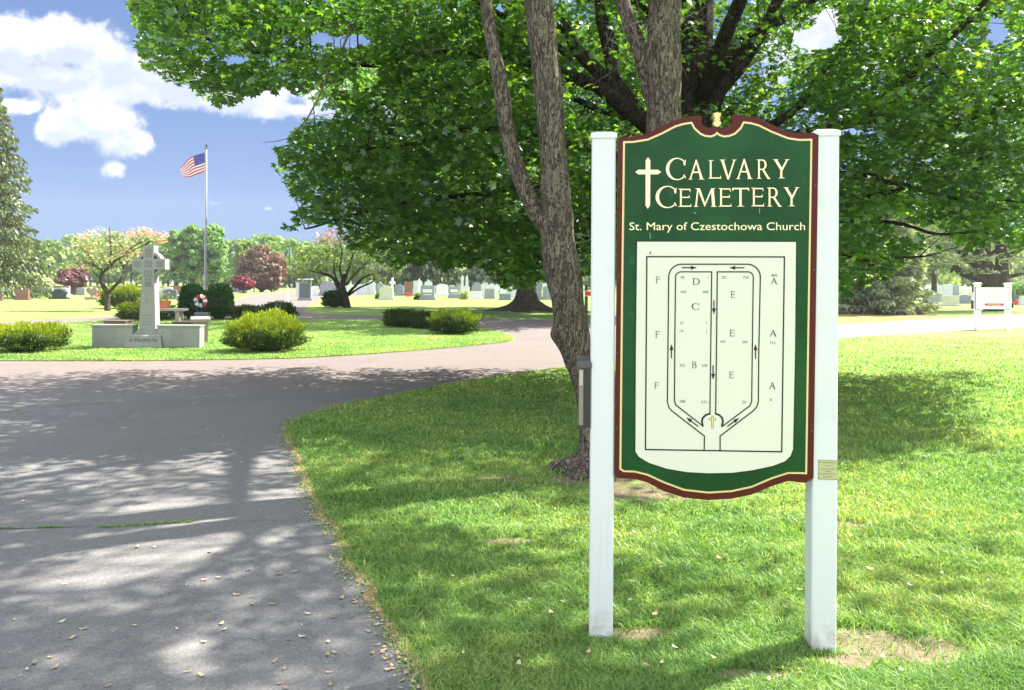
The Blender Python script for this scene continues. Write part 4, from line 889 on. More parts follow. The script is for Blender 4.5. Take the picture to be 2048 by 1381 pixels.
# ------------------------------------------------------------------ Celtic cross monument
cb0 = G(287, 698.5); D = cb0.y; sc = D / FPX
def cx_(u): return (u - 287) * sc
def cz_(v): return (698.5 - v) * sc
cross = thing('celtic_cross_monument', 'tall weathered grey stone Celtic cross on a stepped base', 'monument', (cb0.x, cb0.y, .02), 0)
m = MB(); m.loft([[(cx_(248), -.02, 0), (cx_(324.5), -.02, 0), (cx_(324.5), .62, 0), (cx_(248), .62, 0)], [(cx_(252.5), .03, cz_(675)), (cx_(320), .03, cz_(675)), (cx_(320), .58, cz_(675)), (cx_(252.5), .58, cz_(675))],
                  [(cx_(252.5) - .012, .018, cz_(675)), (cx_(320) + .012, .018, cz_(675)), (cx_(320) + .012, .6, cz_(675)), (cx_(252.5) - .012, .6, cz_(675))], [(cx_(254), .04, cz_(672.5)), (cx_(318.5), .04, cz_(672.5)), (cx_(318.5), .57, cz_(672.5)), (cx_(254), .57, cz_(672.5))]])
m.build('base', M_MONU, cross)
m = MB(); m.box(cx_(260), cx_(313), .09, .53, cz_(672.5), cz_(668)); m.box(cx_(265), cx_(308.5), .13, .49, cz_(668), cz_(664)); m.build('steps', M_MONU, cross)
sh = [(271, 664), (276, 560), (278, 548), (256.5, 541), (256.5, 520), (278.5, 519.5), (279, 493), (300, 492.5), (300.3, 519), (323, 519), (323, 540.5), (301, 541), (301.5, 560), (304.5, 664)]
m = MB(); m.prism([(cx_(a), cz_(b)) for a, b in sh], .16, .40); m.build('shaft', M_MONU, cross)
m = MB(); cxx, czz = cx_(289.7), cz_(530); ro, ri = 26.5 * sc, 20.5 * sc
for k in range(4):
    pts = [(ro, a) for a in range(18 + 90 * k, 73 + 90 * k, 6)] + [(ri, a) for a in range(72 + 90 * k, 17 + 90 * k, -6)]
    m.prism([(cxx + r * math.cos(R(a)), czz + r * math.sin(R(a))) for r, a in pts], .19, .37)
m.build('ring', M_MONU, cross)
# carved knotwork and the inscription
m = MB(); kk = [0]
def groove(pts, w=.007):
    for i in range(len(pts) - 1):
        a, b = Vector(pts[i]), Vector(pts[i + 1]); t = (b - a).normalized(); n = Vector((-t.y, t.x)) * w; kk[0] += 1; y_ = .1585 - .00005 * (kk[0] % 20)
        m.prism([tuple(a - n), tuple(b - n), tuple(b + n), tuple(a + n)], y_, .162)
def knot(u, v, w, h, n=14):
    groove([(cx_(u + w / 2 * math.sin(t * 2 * math.pi * 2 / n)), cz_(v - h / 2 * math.cos(t * 2 * math.pi * 3 / n))) for t in range(n + 1)], .006)
for q in ((289.5, 530, 14, 14), (267, 530, 12, 12), (312, 530, 12, 12), (289.5, 508, 12, 18), (289.5, 549, 16, 14), (289.5, 564, 13, 12), (289, 572, 13, 6)): knot(*q)
for v in (575, 555): groove([(cx_(280), cz_(v)), (cx_(299), cz_(v))], .004)
groove([(cx_(286 + 3.5 * math.cos(a * .7)), cz_(604 + 5 * math.sin(a * .7))) for a in range(10)], .005)
for v in (634, 640, 646, 651): groove([(cx_(278), cz_(v)), (cx_(297), cz_(v))], .005)
m.build('carving', M_ENGRAVE, cross)
m = MB(); x = cx_(256)
for ch in "NIEUDIVYNPITROSKI"[:14]:      # worn carved capitals, unreadable in the photo, kept as broken strokes
    hgt = cz_(678) - cz_(686); z = cz_(686)
    for k in range(random.choice((1, 2))): m.box(x + .012 * k, x + .012 * k + .008, .001, .02, z, z + hgt * random.uniform(.6, 1))
    x += (cx_(317) - cx_(256)) / 14
m.build('worn_inscription', M_ENGRAVE, cross)
for (a, b, nm) in ((181, 262, 'left'), (312, 397, 'right')):
    m = MB(); m.box(cx_(a), cx_(b), .06, .34, 0, cz_(655.5)); m.box(cx_(a) - .015, cx_(b) + .015, .045, .355, cz_(655.5), cz_(652.5)); w_ = m.build('side_wall', M_MONU, cross)
    m = MB()
    for v in ((664, 669, 674) if nm == 'right' else (664, 670)): m.box(cx_((a + b) / 2 - 14), cx_((a + b) / 2 + 10), .057, .062, cz_(v) - .004, cz_(v) + .004)
    m.box(cx_(a + 4), cx_(b - 4), .057, .062, cz_(658.5), cz_(658)); m.box(cx_(a + 10), cx_(a + 10.6), .057, .062, cz_(694), cz_(662)); m.build('faint_lettering', M_ENGRAVE, w_)
# small dark bird on the cross
bd = thing('bird', 'small dark bird perched on top of the stone cross', 'bird', (cb0.x + cx_(284), cb0.y + .25, cz_(493) + .02))
m = MB()
m.tube([(-.07, 0, .0), (-.03, 0, .05), (0, 0, .075), (.03, 0, .10), (.04, 0, .125), (.045, 0, .145)], [.006, .022, .034, .026, .02, .008], 8); m.tube([(.045, 0, .13), (.075, 0, .126)], [.007, .001], 5); m.tube([(0, .01, .05), (0, .01, 0)], .004, 4)
m.build('body', M_DARKMETAL, bd, smooth=True)

# benches, planters, wreath
def bench(u0, u1, vb, vt, rz, label, L, wdt=.42):
    uc = (u0 + u1) / 2; g = G(uc, vb); h = (vb - vt) * g.y / FPX
    o = thing('stone_bench', label, 'bench', (g.x, g.y, .02), rz, 'pink granite benches by the cross')
    m = MB(); m.box(-L / 2, L / 2, -wdt / 2, wdt / 2, h - .09, h, bev=.012); m.build('seat', M_PINKSTONE, o)
    for s in (-1, 1):
        m = MB(); m.box(s * L * .36 - .08, s * L * .36 + .08, -wdt * .36, wdt * .36, -.03, h - .088); m.build('leg', M_PINKSTONE, o)
    return o, g, h
b1, g_, h_ = bench(285, 371, 648, 618, R(-6), 'pink granite bench with a flower pot, behind the cross shaft', 90 * dist_of(330, 648) / FPX)
bench(381, 420, 684, 637, R(113), 'pink granite bench seen end-on right of the cross wall', 1.3, .5)
pt = thing('flower_pot', 'terracotta trough of pale flowers standing on the granite bench', 'flower pot', (P(324, 620, g_.y).x, g_.y, .02 + h_))
m = MB(); m.loft([[(-.24, -.1, 0), (.24, -.1, 0), (.24, .1, 0), (-.24, .1, 0)], [(-.3, -.13, .25), (.3, -.13, .25), (.3, .13, .25), (-.3, .13, .25)], [(-.32, -.15, .25), (.32, -.15, .25), (.32, .15, .25), (-.32, .15, .25)], [(-.32, -.15, .29), (.32, -.15, .29), (.32, .15, .29), (-.32, .15, .29)]]); m.build('pot', M_TERRA, pt)
n = 420; q = np.c_[RG.normal(-.12, .24, n), RG.normal(0, .11, n), .3 + np.abs(RG.normal(0, .17, n))]; scatter('flowers', q, RG.normal(size=(n, 3)) + [0, 0, .8], .07, M_POTLEAF, pt)
for (u0, u1, v0, v1, lab) in ((208, 250, 653, 643, 'low brown slab behind the left wall of the cross'), (345, 389, 654, 645.5, 'low brown slab behind the right wall of the cross')):
    g = G((u0 + u1) / 2, 664); s_ = g.y / FPX; o = MB(); w = (u1 - u0) * s_ / 2; o.box(-w, w, 0, .5, -.02, (664 - v1) * s_ - .03); o.box(-w - .02, w + .02, -.02, .52, (664 - v1) * s_ - .03, (664 - v1) * s_, bev=.008)
    ob = o.build('low_slab', M_BROWNSLAB, None, loc=(g.x, g.y, .02)); tag(ob, lab, 'stone slab')
g = G(405, 643); s_ = g.y / FPX
ob = MB(); ob.box(-12 * s_, 13 * s_, -.1, .3, -.02, 17 * s_, bev=.02); o = ob.build('stone_block', GR['dark'], None, loc=(g.x, g.y - .15, .02)); tag(o, 'dark granite block below the wreath', 'stone block')
wr = thing('memorial_wreath', 'red, white and blue wreath on a wire easel between the arborvitae domes', 'wreath', (P(402, 602, g.y - .1).x, g.y - .1, P(402, 602, g.y - .1).z))
M_WR = [leafmat('wreath_red', [(0, (.45, .02, .03)), (1, (.7, .06, .05))], .1, 0, tcol=(1, 1, 1)), leafmat('wreath_white', [(0, (.7, .7, .72)), (1, (.9, .88, .88))], .1, 0, tcol=(1, 1, 1)), leafmat('wreath_blue', [(0, (.05, .12, .35)), (1, (.1, .25, .6))], .1, 0, tcol=(1, 1, 1))]
for k, nm in enumerate(('red_flowers', 'white_flowers', 'blue_flowers')):
    q = []
    for _ in range(220 if k == 1 else 110):
        seg = random.choice([(300, 350), (100, 150), (20, 40)] if k == 0 else ([(150, 290), (40, 90), (345, 375)] if k == 1 else [(240, 262), (325, 345), (178, 190)])); a = R(random.uniform(*seg)); r = random.uniform(.12, .26); q.append((r * math.cos(a), random.gauss(-.03, .03), r * math.sin(a)))
    q = np.array(q); scatter(nm, q, RG.normal(0, .5, q.shape) + [0, -1, 0], .06, M_WR[k], wr)
m = MB(); m.tube([(-.46, 0, -.1), (0, -.05, -.5)], .012, 5); m.tube([(.5, 0, .12), (.1, -.05, -.32)], .012, 5); m.tube([(0, .1, -.2), (0, .02, -.75)], .014, 5); m.tube([(-.2, .02, -.1), (.2, .02, -.1)], .01, 5); m.build('easel', M_DARKMETAL, wr)

# flagpole
fb = G(411, 634); D = fb.y; fs = D / FPX
fp = thing('flagpole', 'tall pale metal flagpole between the two arborvitae domes', 'flagpole', fb)
ztop = P(411, 297, D).z
m = MB(); m.tube([(0, 0, -.1), (0, 0, 1), (0, 0, 3.5), (0, 0, ztop)], [.06, .055, .045, .028], 14); m.build('pole', M_POLE, fp, smooth=True)
m = MB(); m.tube([(0, 0, ztop), (0, 0, ztop + .02), (0, 0, ztop + .08)], [.05, .05, .02], 10)
rings = [[(.055 * math.sin(a) * math.cos(b), .055 * math.sin(a) * math.sin(b), ztop + .13 - .055 * math.cos(a)) for b in [k * math.pi / 5 for k in range(10)]] for a in [.05, .5, 1, 1.57, 2.1, 2.6, 3.09]]; m.loft(rings); m.build('finial', M_DARKMETAL, fp, smooth=True)
m = MB(); m.tube([(-.05, -.03, .9), (-.05, -.03, ztop - .1)], .006, 4); m.build('halyard', M_WHITE, fp)
# the flag: grid between its four corners with waves
flag = thing('flag', 'American flag flying to the left near the top of the flagpole', 'flag', fb)
TL, TRr, BL_, BR_ = (410, 306), (357, 338), (410, 343), (370, 355)
M_FR = plain('flag_red', (.42, .06, .08), .8, .1); M_FW = plain('flag_white', (.72, .66, .66), .8, .1); M_FB = plain('flag_blue', (.06, .07, .28), .8, .1)
NU, NV = 26, 26
def fpt(s, t):      # s 0 at the pole .. 1 at the fly, t 0 top .. 1 bottom
    top = Vector(TL).lerp(Vector(TRr), s) + Vector((0, -7 * math.sin(math.pi * s))) * 1; bot = Vector(BL_).lerp(Vector(BR_), s) + Vector((0, 2.5 * math.sin(math.pi * s)))
    q = top.lerp(bot, t); p = P(q.x, q.y, D) - fb; p.y += .12 * math.sin(s * 9 + t * 1.5) * s; return p
grid = {}
for nm, mt, test in (('red_stripes', M_FR, 'r'), ('white_stripes', M_FW, 'w'), ('canton', M_FB, 'b')):
    m = MB()
    for i in range(NU):
        for j in range(NV):
            stripe = j // 2; can = i < NU * .42 and stripe < 7; k = 'b' if can else ('r' if stripe % 2 == 0 else 'w')
            if k == test: m.poly([fpt(i / NU, j / NV), fpt((i + 1) / NU, j / NV), fpt((i + 1) / NU, (j + 1) / NV), fpt(i / NU, (j + 1) / NV)], [(0, 1, 2, 3)])
    o = m.build(nm, mt, flag); md = o.modifiers.new('t', 'SOLIDIFY'); md.thickness = .004
m = MB()
for i in range(5):
    for j in range(4):
        p = fpt(.04 + .36 * (i + .5) / 5, .03 + .48 * (j + .5) / 4); m.poly([p + Vector((.012 * math.cos(a * math.pi * 2 / 5), -.012, .012 * math.sin(a * math.pi * 2 / 5))) for a in range(5)], [(0, 1, 2, 3, 4)])
m.build('stars', M_FW, flag)

# ------------------------------------------------------------------ headstones
def headstone(u0, u1, vb, vt, kind, mat, label, name='headstone', extra=None, group='headstones in the cemetery rows'):
    uc = (u0 + u1) / 2; g = G(uc, vb); s_ = g.y / FPX; w = (u1 - u0) / 2 * s_; h = (vb - vt) * s_; dp = min(.34, max(.2, w * .45))
    o = thing(name, label, 'headstone', g, R(random.uniform(-3, 3)), group)
    bh = min(.22, h * .18); sl = MB()
    if kind == 'flat': pr = [(-w, 0), (w, 0), (w, h), (-w, h)]
    elif kind == 'serp': pr = [(-w, 0), (w, 0), (w, h * .88)] + [(w * (1 - 2 * t), h * (.9 + .1 * math.sin(math.pi * t) ** .8)) for t in [k / 8 for k in range(1, 8)]] + [(-w, h * .88)]
    elif kind == 'round': pr = [(-w, 0), (w, 0), (w, h - w * .8)] + [(w * math.cos(R(a)), h - w * .8 + w * .8 * math.sin(R(a))) for a in range(15, 180, 15)] + [(-w, h - w * .8)]
    elif kind == 'peak': pr = [(-w, 0), (w, 0), (w, h * .78), (w * .45, h * .86), (0, h), (-w * .45, h * .86), (-w, h * .78)]
    elif kind == 'heart': pr = [(-w * .3, 0), (w * .3, 0)] + [(w * .9 * (16 * math.sin(t) ** 3) / 16, h * .56 + h * .45 * (13 * math.cos(t) - 5 * math.cos(2 * t) - 2 * math.cos(3 * t) - math.cos(4 * t)) / 17 + .0) for t in [math.pi - .35 - k * (2 * math.pi - .7) / 22 for k in range(23)]]
    elif kind == 'cross': a = w * .33; pr = [(-a, 0), (a, 0), (a, h * .6), (w, h * .6), (w, h * .78), (a, h * .78), (a, h), (-a, h), (-a, h * .78), (-w, h * .78), (-w, h * .6), (-a, h * .6)]
    elif kind == 'ornate': pr = [(-w * .8, 0), (w * .8, 0), (w * .8, h * .45), (w, h * .5), (w * .98, h * .72), (w * .62, h * .76), (w * .5, h * .93), (w * .2, h * .95), (0, h), (-w * .2, h * .95), (-w * .5, h * .93), (-w * .62, h * .76), (-w * .98, h * .72), (-w, h * .5), (-w * .8, h * .45)]
    elif kind == 'obelisk': pr = [(-w, 0), (w, 0), (w * .62, h * .88), (0, h), (-w * .62, h * .88)]
    else: pr = [(-w, 0), (w, 0), (w, h), (-w, h)]
    if kind in ('cross', 'obelisk', 'heart', 'bare'): sl.prism([(a, b + bh * .6) for a, b in pr], -dp / 2, dp / 2)
    else: sl.prism([(a * .9, max(b, bh * .9)) for a, b in pr], -dp / 2, dp / 2)
    slo = sl.build('stone', mat, o)
    b = MB(); b.box(-w * 1.04, w * 1.04, -dp * .8, dp * .8, -.05, bh, bev=.015); b.build('plinth', mat, o)
    if extra:
        e = MB(); e.box(-w * .6, w * .6, -dp / 2 - .012, -dp / 2 + .001, h * .52, h * .74); e.box(-w * .55, w * .55, -dp / 2 - .010, -dp / 2 + .001, h * .36, h * .40); e.build('inscription_panel', extra, o)
    return o
HS = [(-8, 6, 594, 572, 'flat', 'grey', 'grey headstone cut by the left edge of the photo'), (-14, 7, 602, 592, 'flat', 'red', 'low pinkish stone base at the bottom left corner of the rows'),
      (21, 33, 593, 572, 'round', 'pale', 'slim pale stone behind the left shoulder of the low red-brown marker'), (31, 59, 600.5, 580, 'flat', 'red', 'low red-brown granite marker under the left spruce'),
      (58, 71, 592.5, 577, 'serp', 'grey', 'small grey headstone immediately right of the low red-brown marker'), (70, 108, 593.5, 575, 'serp', 'grey', 'wide grey double headstone right of the left spruce'),
      (110, 141, 592, 572, 'flat', 'brown', 'tall red-brown headstone behind the black ornate one'), (107, 138, 596, 576, 'serp', 'pale', 'pale-edged headstone just behind the black ornate one'),
      (101, 136, 598.5, 578, 'ornate', 'black', 'black scroll-shaped granite headstone on a wide base'), (145, 154, 590, 576, 'flat', 'black', 'small black bench-like stone between pale and rounded grey ones'),
      (153, 171, 591, 575, 'serp', 'grey', 'rounded blue-grey headstone left of the heart'), (188, 208, 591, 572, 'flat', 'brown', 'square brown headstone behind the heart with red flowers'),
      (172, 196, 599.5, 575, 'heart', 'brown', 'heart-shaped brown headstone with rounded lobes'), (211, 216, 592, 574, 'flat', 'white', 'narrow white marker just left of the dogwood trunk'),
      (252, 276, 594, 574, 'serp', 'blue', 'blue-grey headstone between the tall yew and the cross shaft'), (302, 320, 594, 573.5, 'serp', 'blue', 'blue-grey headstone just right of the cross shaft'),
      (321, 346, 593, 574, 'serp', 'pale', 'pale-topped headstone behind the dark grey one by the dome shrub'), (333, 370, 588, 572, 'flat', 'red', 'long low red-brown stone left of the arborvitae dome'),
      (325, 356, 599, 579, 'serp', 'dark', 'dark grey headstone left of the arborvitae domes'), (449, 463, 584.5, 573.5, 'serp', 'blue', 'small blue-grey stone nearest the right arborvitae dome'),
      (462, 470, 584.5, 574, 'flat', 'grey', 'narrow grey stone between two others under the red maple'), (469, 480, 584.5, 574, 'serp', 'blue', 'small stone directly below the left side of the crimson maple'),
      (592, 602, 594, 566, 'flat', 'pale', 'tall pale stone half hidden behind the grey family monument'), (624, 630, 592, 573, 'flat', 'white', 'thin white marker right of the grey family monument'),
      (631, 637, 592, 573, 'round', 'white', 'thin white round-topped marker right of the grey family monument'), (638, 676, 592, 562, 'round', 'grey', 'broad grey round-topped stone left of the right dogwood trunk'),
      (712, 735, 590, 572, 'flat', 'pale', 'pale flat headstone just right of the right dogwood trunk'), (734, 751, 590, 560, 'peak', 'pale', 'tall pale peaked stone between dogwood and flat pale headstone'),
      (752, 768, 594, 563, 'peak', 'grey', 'grey peaked stone behind the flat pale headstone'), (758, 788, 600.5, 573, 'serp', 'cream', 'flat pale grey-green headstone at the front of the far rows'),
      (779, 790, 590, 558, 'cross', 'white', 'white cross marker behind the flat pale headstone'), (789, 807, 592, 570, 'flat', 'blue', 'pale teal-grey headstone left of the dark red slab'),
      (808, 825, 592, 564, 'flat', 'red', 'tall dark red granite slab among pale headstones'), (826, 838, 592, 562, 'flat', 'pale', 'tall narrow pale stone right of the dark red slab'),
      (832, 845, 589, 557, 'peak', 'white', 'white capped monument behind the lettered grey headstone'), (840, 871, 600.5, 571.5, 'flat', 'grey', 'grey headstone with a pale name panel, left of the wide white one'),
      (848, 865, 590, 559, 'peak', 'pale', 'pale pointed stone above the lettered grey headstone'), (871, 897, 592, 569, 'serp', 'white', 'wide white headstone between two lettered grey ones'),
      (873, 885, 588, 562, 'round', 'white', 'white round knob-topped stone behind the wide white headstone'), (896, 921, 597, 573, 'flat', 'grey', 'grey headstone with pale panel left of the pale shrub'),
      (911, 922, 588, 551, 'obelisk', 'pale', 'pale spire-like monument behind the second lettered grey headstone'), (921, 928, 592, 553, 'obelisk', 'pale', 'left column of the twin-column monument'),
      (930, 937, 592, 553, 'obelisk', 'pale', 'right column of the twin-column monument'), (938, 964, 598, 583, 'flat', 'white', 'low bright white base stone right of the pale shrub'),
      (945, 963, 597, 565, 'round', 'grey', 'grey round-topped stone standing behind the low bright white base'), (964, 976, 594, 566, 'flat', 'pale', 'narrow pale stone right of the round-topped grey one'),
      (968, 990, 598, 578, 'flat', 'grey', 'grey headstone under the hanging maple leaves'), (997, 1023, 601, 588, 'flat', 'blue', 'low blue-grey marker left of the far maple trunk'),
      (1022, 1037, 596, 574, 'flat', 'pale', 'pale stone touching the left side of the far maple trunk'), (1066, 1084, 600, 564, 'flat', 'blue', 'tall blue-grey stone just right of the far maple trunk'),
      (1085, 1104, 600, 572, 'serp', 'grey', 'grey stone with red flowers left of the twin-stemmed tree'),
      (1846, 1857, 607, 589, 'flat', 'dark', 'dark narrow stone beside the soft pine on the right'), (1859, 1885, 608, 585, 'peak', 'grey', 'grey peaked stone left of the cream block on the right'),
      (1882, 1918, 612.5, 592, 'flat', 'cream', 'low wide cream block stone left of the white notice'), (1915, 1941, 608, 590, 'serp', 'blue', 'blue-grey stone right of the cream block'),
      (1941, 1952, 607, 585, 'flat', 'pale', 'pale stone touching the left side of the white notice'), (2025, 2036, 610, 590, 'flat', 'dark', 'dark stone just right of the white notice'), (2039, 2056, 611, 592, 'flat', 'pale', 'pale stone cut by the right edge of the photo')]
for q in HS:
    ex = GR['white'] if 'panel' in q[6] else None
    headstone(*q[:4], q[4], GR[q[5]], q[6], extra=ex)
o = headstone(597, 624, 601.5, 560, 'flat', GR['grey'], 'tall grey family monument with a dark polished front beside the road', 'family_monument'); g = o.location; s_ = g.y / FPX
e = MB(); e.box(-9.5 * s_, 9.5 * s_, -.20, -.168, 6 * s_, 34 * s_); e.build('polished_panel', GR['dark'], o)
e = MB(); e.box(-14 * s_, 14 * s_, -.3, .3, 41.5 * s_, 43.5 * s_, bev=.02); e.build('cornice', GR['pale'], o)
# rows seen only as slivers behind these: smaller stones farther back
far_l = [(u_, random.choice(('pale', 'white', 'grey'))) for u_ in (705, 722, 744, 764, 776, 812, 832, 846, 868, 880, 900, 918, 932, 948, 962, 972, 992, 1020, 1100, 1856, 1878, 1892, 1912)] + [(12, 'pale'), (96, 'grey'), (240, 'pale'), (300, 'grey'), (486, 'pale'), (684, 'pale'), (700, 'white'), (770, 'white'), (800, 'pale'), (818, 'white'), (862, 'pale'), (890, 'white'), (905, 'pale'), (955, 'white'), (983, 'pale'), (1005, 'white'), (1012, 'pale'), (1092, 'pale'), (1868, 'pale'), (1900, 'pale'), (1930, 'white')]
for i, (u, mt) in enumerate(far_l):
    k = random.choice(('flat', 'serp', 'round', 'peak')); w = random.uniform(5, 9); o = headstone(u - w, u + w, 588 + .006 * (u - 700), 571 - random.uniform(0, 4), k, GR[mt], 'small stone in the farthest row, glimpsed between nearer headstones', group='farthest row of headstones')
def posts(u, vb, vt, w, mat, label, name='marker_post'):
    g = G(u, vb); s_ = g.y / FPX; m = MB(); m.box(-w * s_, w * s_, -w * s_, w * s_, -.05, (vb - vt) * s_ - .04); m.box(-w * s_ * 1.15, w * s_ * 1.15, -w * s_ * 1.15, w * s_ * 1.15, (vb - vt) * s_ - .04, (vb - vt) * s_, bev=.02)
    o = m.build(name, mat, None, loc=g); tag(o, label, 'post', 'white marker posts along the road'); return o
posts(575.5, 603, 576, 1.6, M_WHITE, 'white marker post at the right edge of the road before the family monument')
posts(497, 585.5, 572, 1.2, M_WHITE, 'white marker post under the right side of the crimson maple')
posts(508, 584.5, 573, 1.4, M_WHITE, 'white marker post between crimson maple and copper beech')
posts(537.5, 587.5, 583, .9, M_WHITE, 'short white post under the copper beech')
posts(561.5, 587.5, 582, .9, M_WHITE, 'short white post right of the copper beech')
posts(653.5, 583, 556, 1.2, M_WHITE, 'tall white post above the dark shrub by the right dogwood')
for u, v, lab in ((200, 594, 'red flowers beside the heart-shaped stone'), (77, 592, 'dark red flowers at the foot of the wide double headstone'), (1084, 599, 'red and white flowers right of the far maple trunk'), (819, 594, 'pinkish vase of flowers before the dark red slab'), (2030, 610, 'red flowers right of the white notice')):
    g = G(u, v); n = 160; q = np.c_[RG.normal(0, .24, n), RG.normal(0, .1, n), np.abs(RG.normal(.15, .14, n))]; o = scatter('flowers', q, RG.normal(size=(n, 3)), .1, M_REDFLOWER, None); o.location = g - Vector((0, .4, 0)); tag(o, lab, 'flowers')
posts(1946.5, 618, 601, 3, M_DARKMETAL, 'black bin standing left of the white notice', 'bin')['category'] = 'bin'

# white notice board on the right
g = G(1957, 661); gR = G(2018, 664.5); s_ = g.y / FPX
nb = thing('notice_board', 'white notice board on two white posts with a red stripe, right of the road', 'sign', g, 0)
W_ = 61 * s_
for x in (0, W_): 
    m = MB(); m.box(x - .085, x + .085, 0, .16, -.05, (661 - 569) * s_); m.box(x - .11, x + .11, -.02, .18, (661 - 569) * s_, (661 - 566) * s_, bev=.02); m.build('post', M_WHITE, nb)
m = MB(); m.box(-.13, W_ - .03, -.03, 0, (661 - 618.5) * s_, (661 - 575) * s_); bo = m.build('board', M_WHITE, nb)
m = MB(); b0, b1 = (661 - 618.5) * s_, (661 - 575) * s_
for q in ((-.14, W_ - .02, b0 - .012, b0), (-.14, W_ - .02, b1, b1 + .012), (-.142, -.13, b0, b1), (W_ - .03, W_ - .018, b0, b1)): m.box(q[0], q[1], -.034, .0, q[2], q[3])
m.build('board_edge', M_DARKMETAL, bo)
m = MB(); m.box((1968 - 1957) * s_, (2006 - 1957) * s_, -.036, -.029, (661 - 611.5) * s_, (661 - 607) * s_); m.build('red_stripe', M_RSIGN, bo)
m = MB()
for v in (580, 586, 590, 594, 598, 602): m.box((1960 + random.uniform(0, 5) - 1957) * s_, (2010 - random.uniform(0, 16) - 1957) * s_, -.034, -.029, (661 - v) * s_ - .012, (661 - v) * s_ + .01)
m.box((1974 - 1957) * s_, (2000 - 1957) * s_, -.040, -.035, (661 - 609.7) * s_, (661 - 608.7) * s_); m.build('faint_print', M_PALETXT, bo)

# ------------------------------------------------------------------ other trees
def broadleaf(name, u, vb, vt, wpx, label, mat, n=9000, ls=.2, bark=M_FBARK, zlow=.25, K=26, cat='tree', tr=None, group=None, du=0., blobs=.34, D=None, flat=1., extra=None, shape=None):
    """trunk, limbs to a set of leaf clumps, clumps of small leaves"""
    D = D or dist_of(u, vb); s_ = D / FPX; base = Vector((P(u, vb, D).x, D, 0)); H = (vb - vt) * s_; W_ = wpx / 2 * s_; o = thing(name, label, cat, base, 0, group)
    cs = []
    while len(cs) < K:
        q = np.array([random.uniform(-1, 1), random.uniform(-1, 1), random.uniform(-1, 1)])
        if np.linalg.norm(q) > 1 or (np.linalg.norm(q) < .45 and random.random() < .7): continue
        z = H * (zlow + (1 - zlow) * (q[2] * .5 + .5)); w = 1.
        if shape == 'cone': w = 1.15 - .9 * (q[2] * .5 + .5)
        cs.append((q[0] * W_ * .82 * w + du * s_, q[1] * W_ * .75 * w, z * .93))
    cs = np.array(cs); r = W_ * blobs; idx = RG.integers(0, K, n); d = RG.normal(size=(n, 3)); d /= np.linalg.norm(d, axis=1, keepdims=True)
    pos = cs[idx] + d * (r * RG.uniform(.45, 1.08, n) ** .6)[:, None] * np.array([1.15, 1.15, .62 * flat]); pos[:, 2] = np.maximum(pos[:, 2], H * zlow * .5)
    nr = d + RG.normal(0, .5, d.shape) + np.array([0, 0, .5])
    if extra is None: scatter('crown', pos, nr, ls, mat, o)
    else:
        mat2, f = extra; k = np.array([f(cs[i]) for i in range(K)])[idx] ^ (RG.uniform(0, 1, n) < .12); scatter('crown', pos[~k], nr[~k], ls, mat, o); scatter('blossom', pos[k], nr[k], ls, mat2, o)
    t = tr or .035 * H; m = MB(); zt = H * (zlow + .25)
    m.tube([(0, 0, -.1), (0, 0, H * .05), (t * .2, 0, zt * .5), (0, 0, zt), (0, 0, H * .75)], [t * 1.5, t * 1.05, t * .9, t * .7, t * .2], 9)
    for i in range(0, K, 1):
        c = cs[i]; z0 = H * zlow * random.uniform(.5, 1.1); m.tube([(0, 0, z0), (c[0] * .45, c[1] * .45, z0 + (c[2] - z0) * .5), tuple(c)], [t * .42, t * .26, t * .08], 5)
    m.build('trunk', bark, o, smooth=True); return o
def conifer(name, u, vb, vt, wpx, label, mat, n=60, ls=.35, D=None, droop=.5, cat='tree', zlow=.03, bark=M_FBARK, dens=26, group=None, power=.85):
    D = D or dist_of(u, vb); s_ = D / FPX; base = Vector((P(u, vb, D).x, D, 0)); H = (vb - vt) * s_; W_ = wpx / 2 * s_; o = thing(name, label, cat, base, 0, group); m = MB(); t = H * .014 + .08
    m.tube([(0, 0, -.1), (0, 0, H * .5), (0, 0, H * .98)], [t * 1.4, t * .8, .03], 8); ps = []; axs = []
    for i in range(n):
        f = zlow + (1 - zlow) * (i / n) ** .9; L = W_ * (1 - f) ** power * random.uniform(.72, 1.08) + .15; a = i * 2.4 + random.uniform(-.3, .3); z = f * H; dx, dy = math.cos(a), math.sin(a); path = []
        for k in range(6): s = k / 5; path.append((dx * L * s, dy * L * s, z - droop * L * s * s * .55 + .12 * L * s ** 3 + .0))
        m.tube([path[0], path[2], path[5]], [.05 + .012 * L, .03, .01], 4); cnt = int(dens * (.4 + L / W_))
        for _ in range(cnt):
            s = random.uniform(.12, 1.03); k = min(4, int(s * 5)); q = s * 5 - k; b = [path[k][j] + (path[k + 1][j] - path[k][j]) * q for j in range(3)]; sp = .16 * L * (1 - s * .6) + .05
            off = random.gauss(0, sp); ps.append((b[0] - dy * off, b[1] + dx * off, max(.05, b[2] - abs(random.gauss(0, .10 + droop * .28)))))
            axs.append((dx * .5 + random.gauss(0, .3), dy * .5 + random.gauss(0, .3), -droop * 1.3 + random.gauss(0, .25)))
    ps = np.array(ps); scatter('crown', ps, RG.normal(size=ps.shape), ls, mat, o, NEED_V * np.array([1.7, 1, 1]), NEED_F, axis=np.array(axs)); m.build('trunk', bark, o, smooth=True); return o

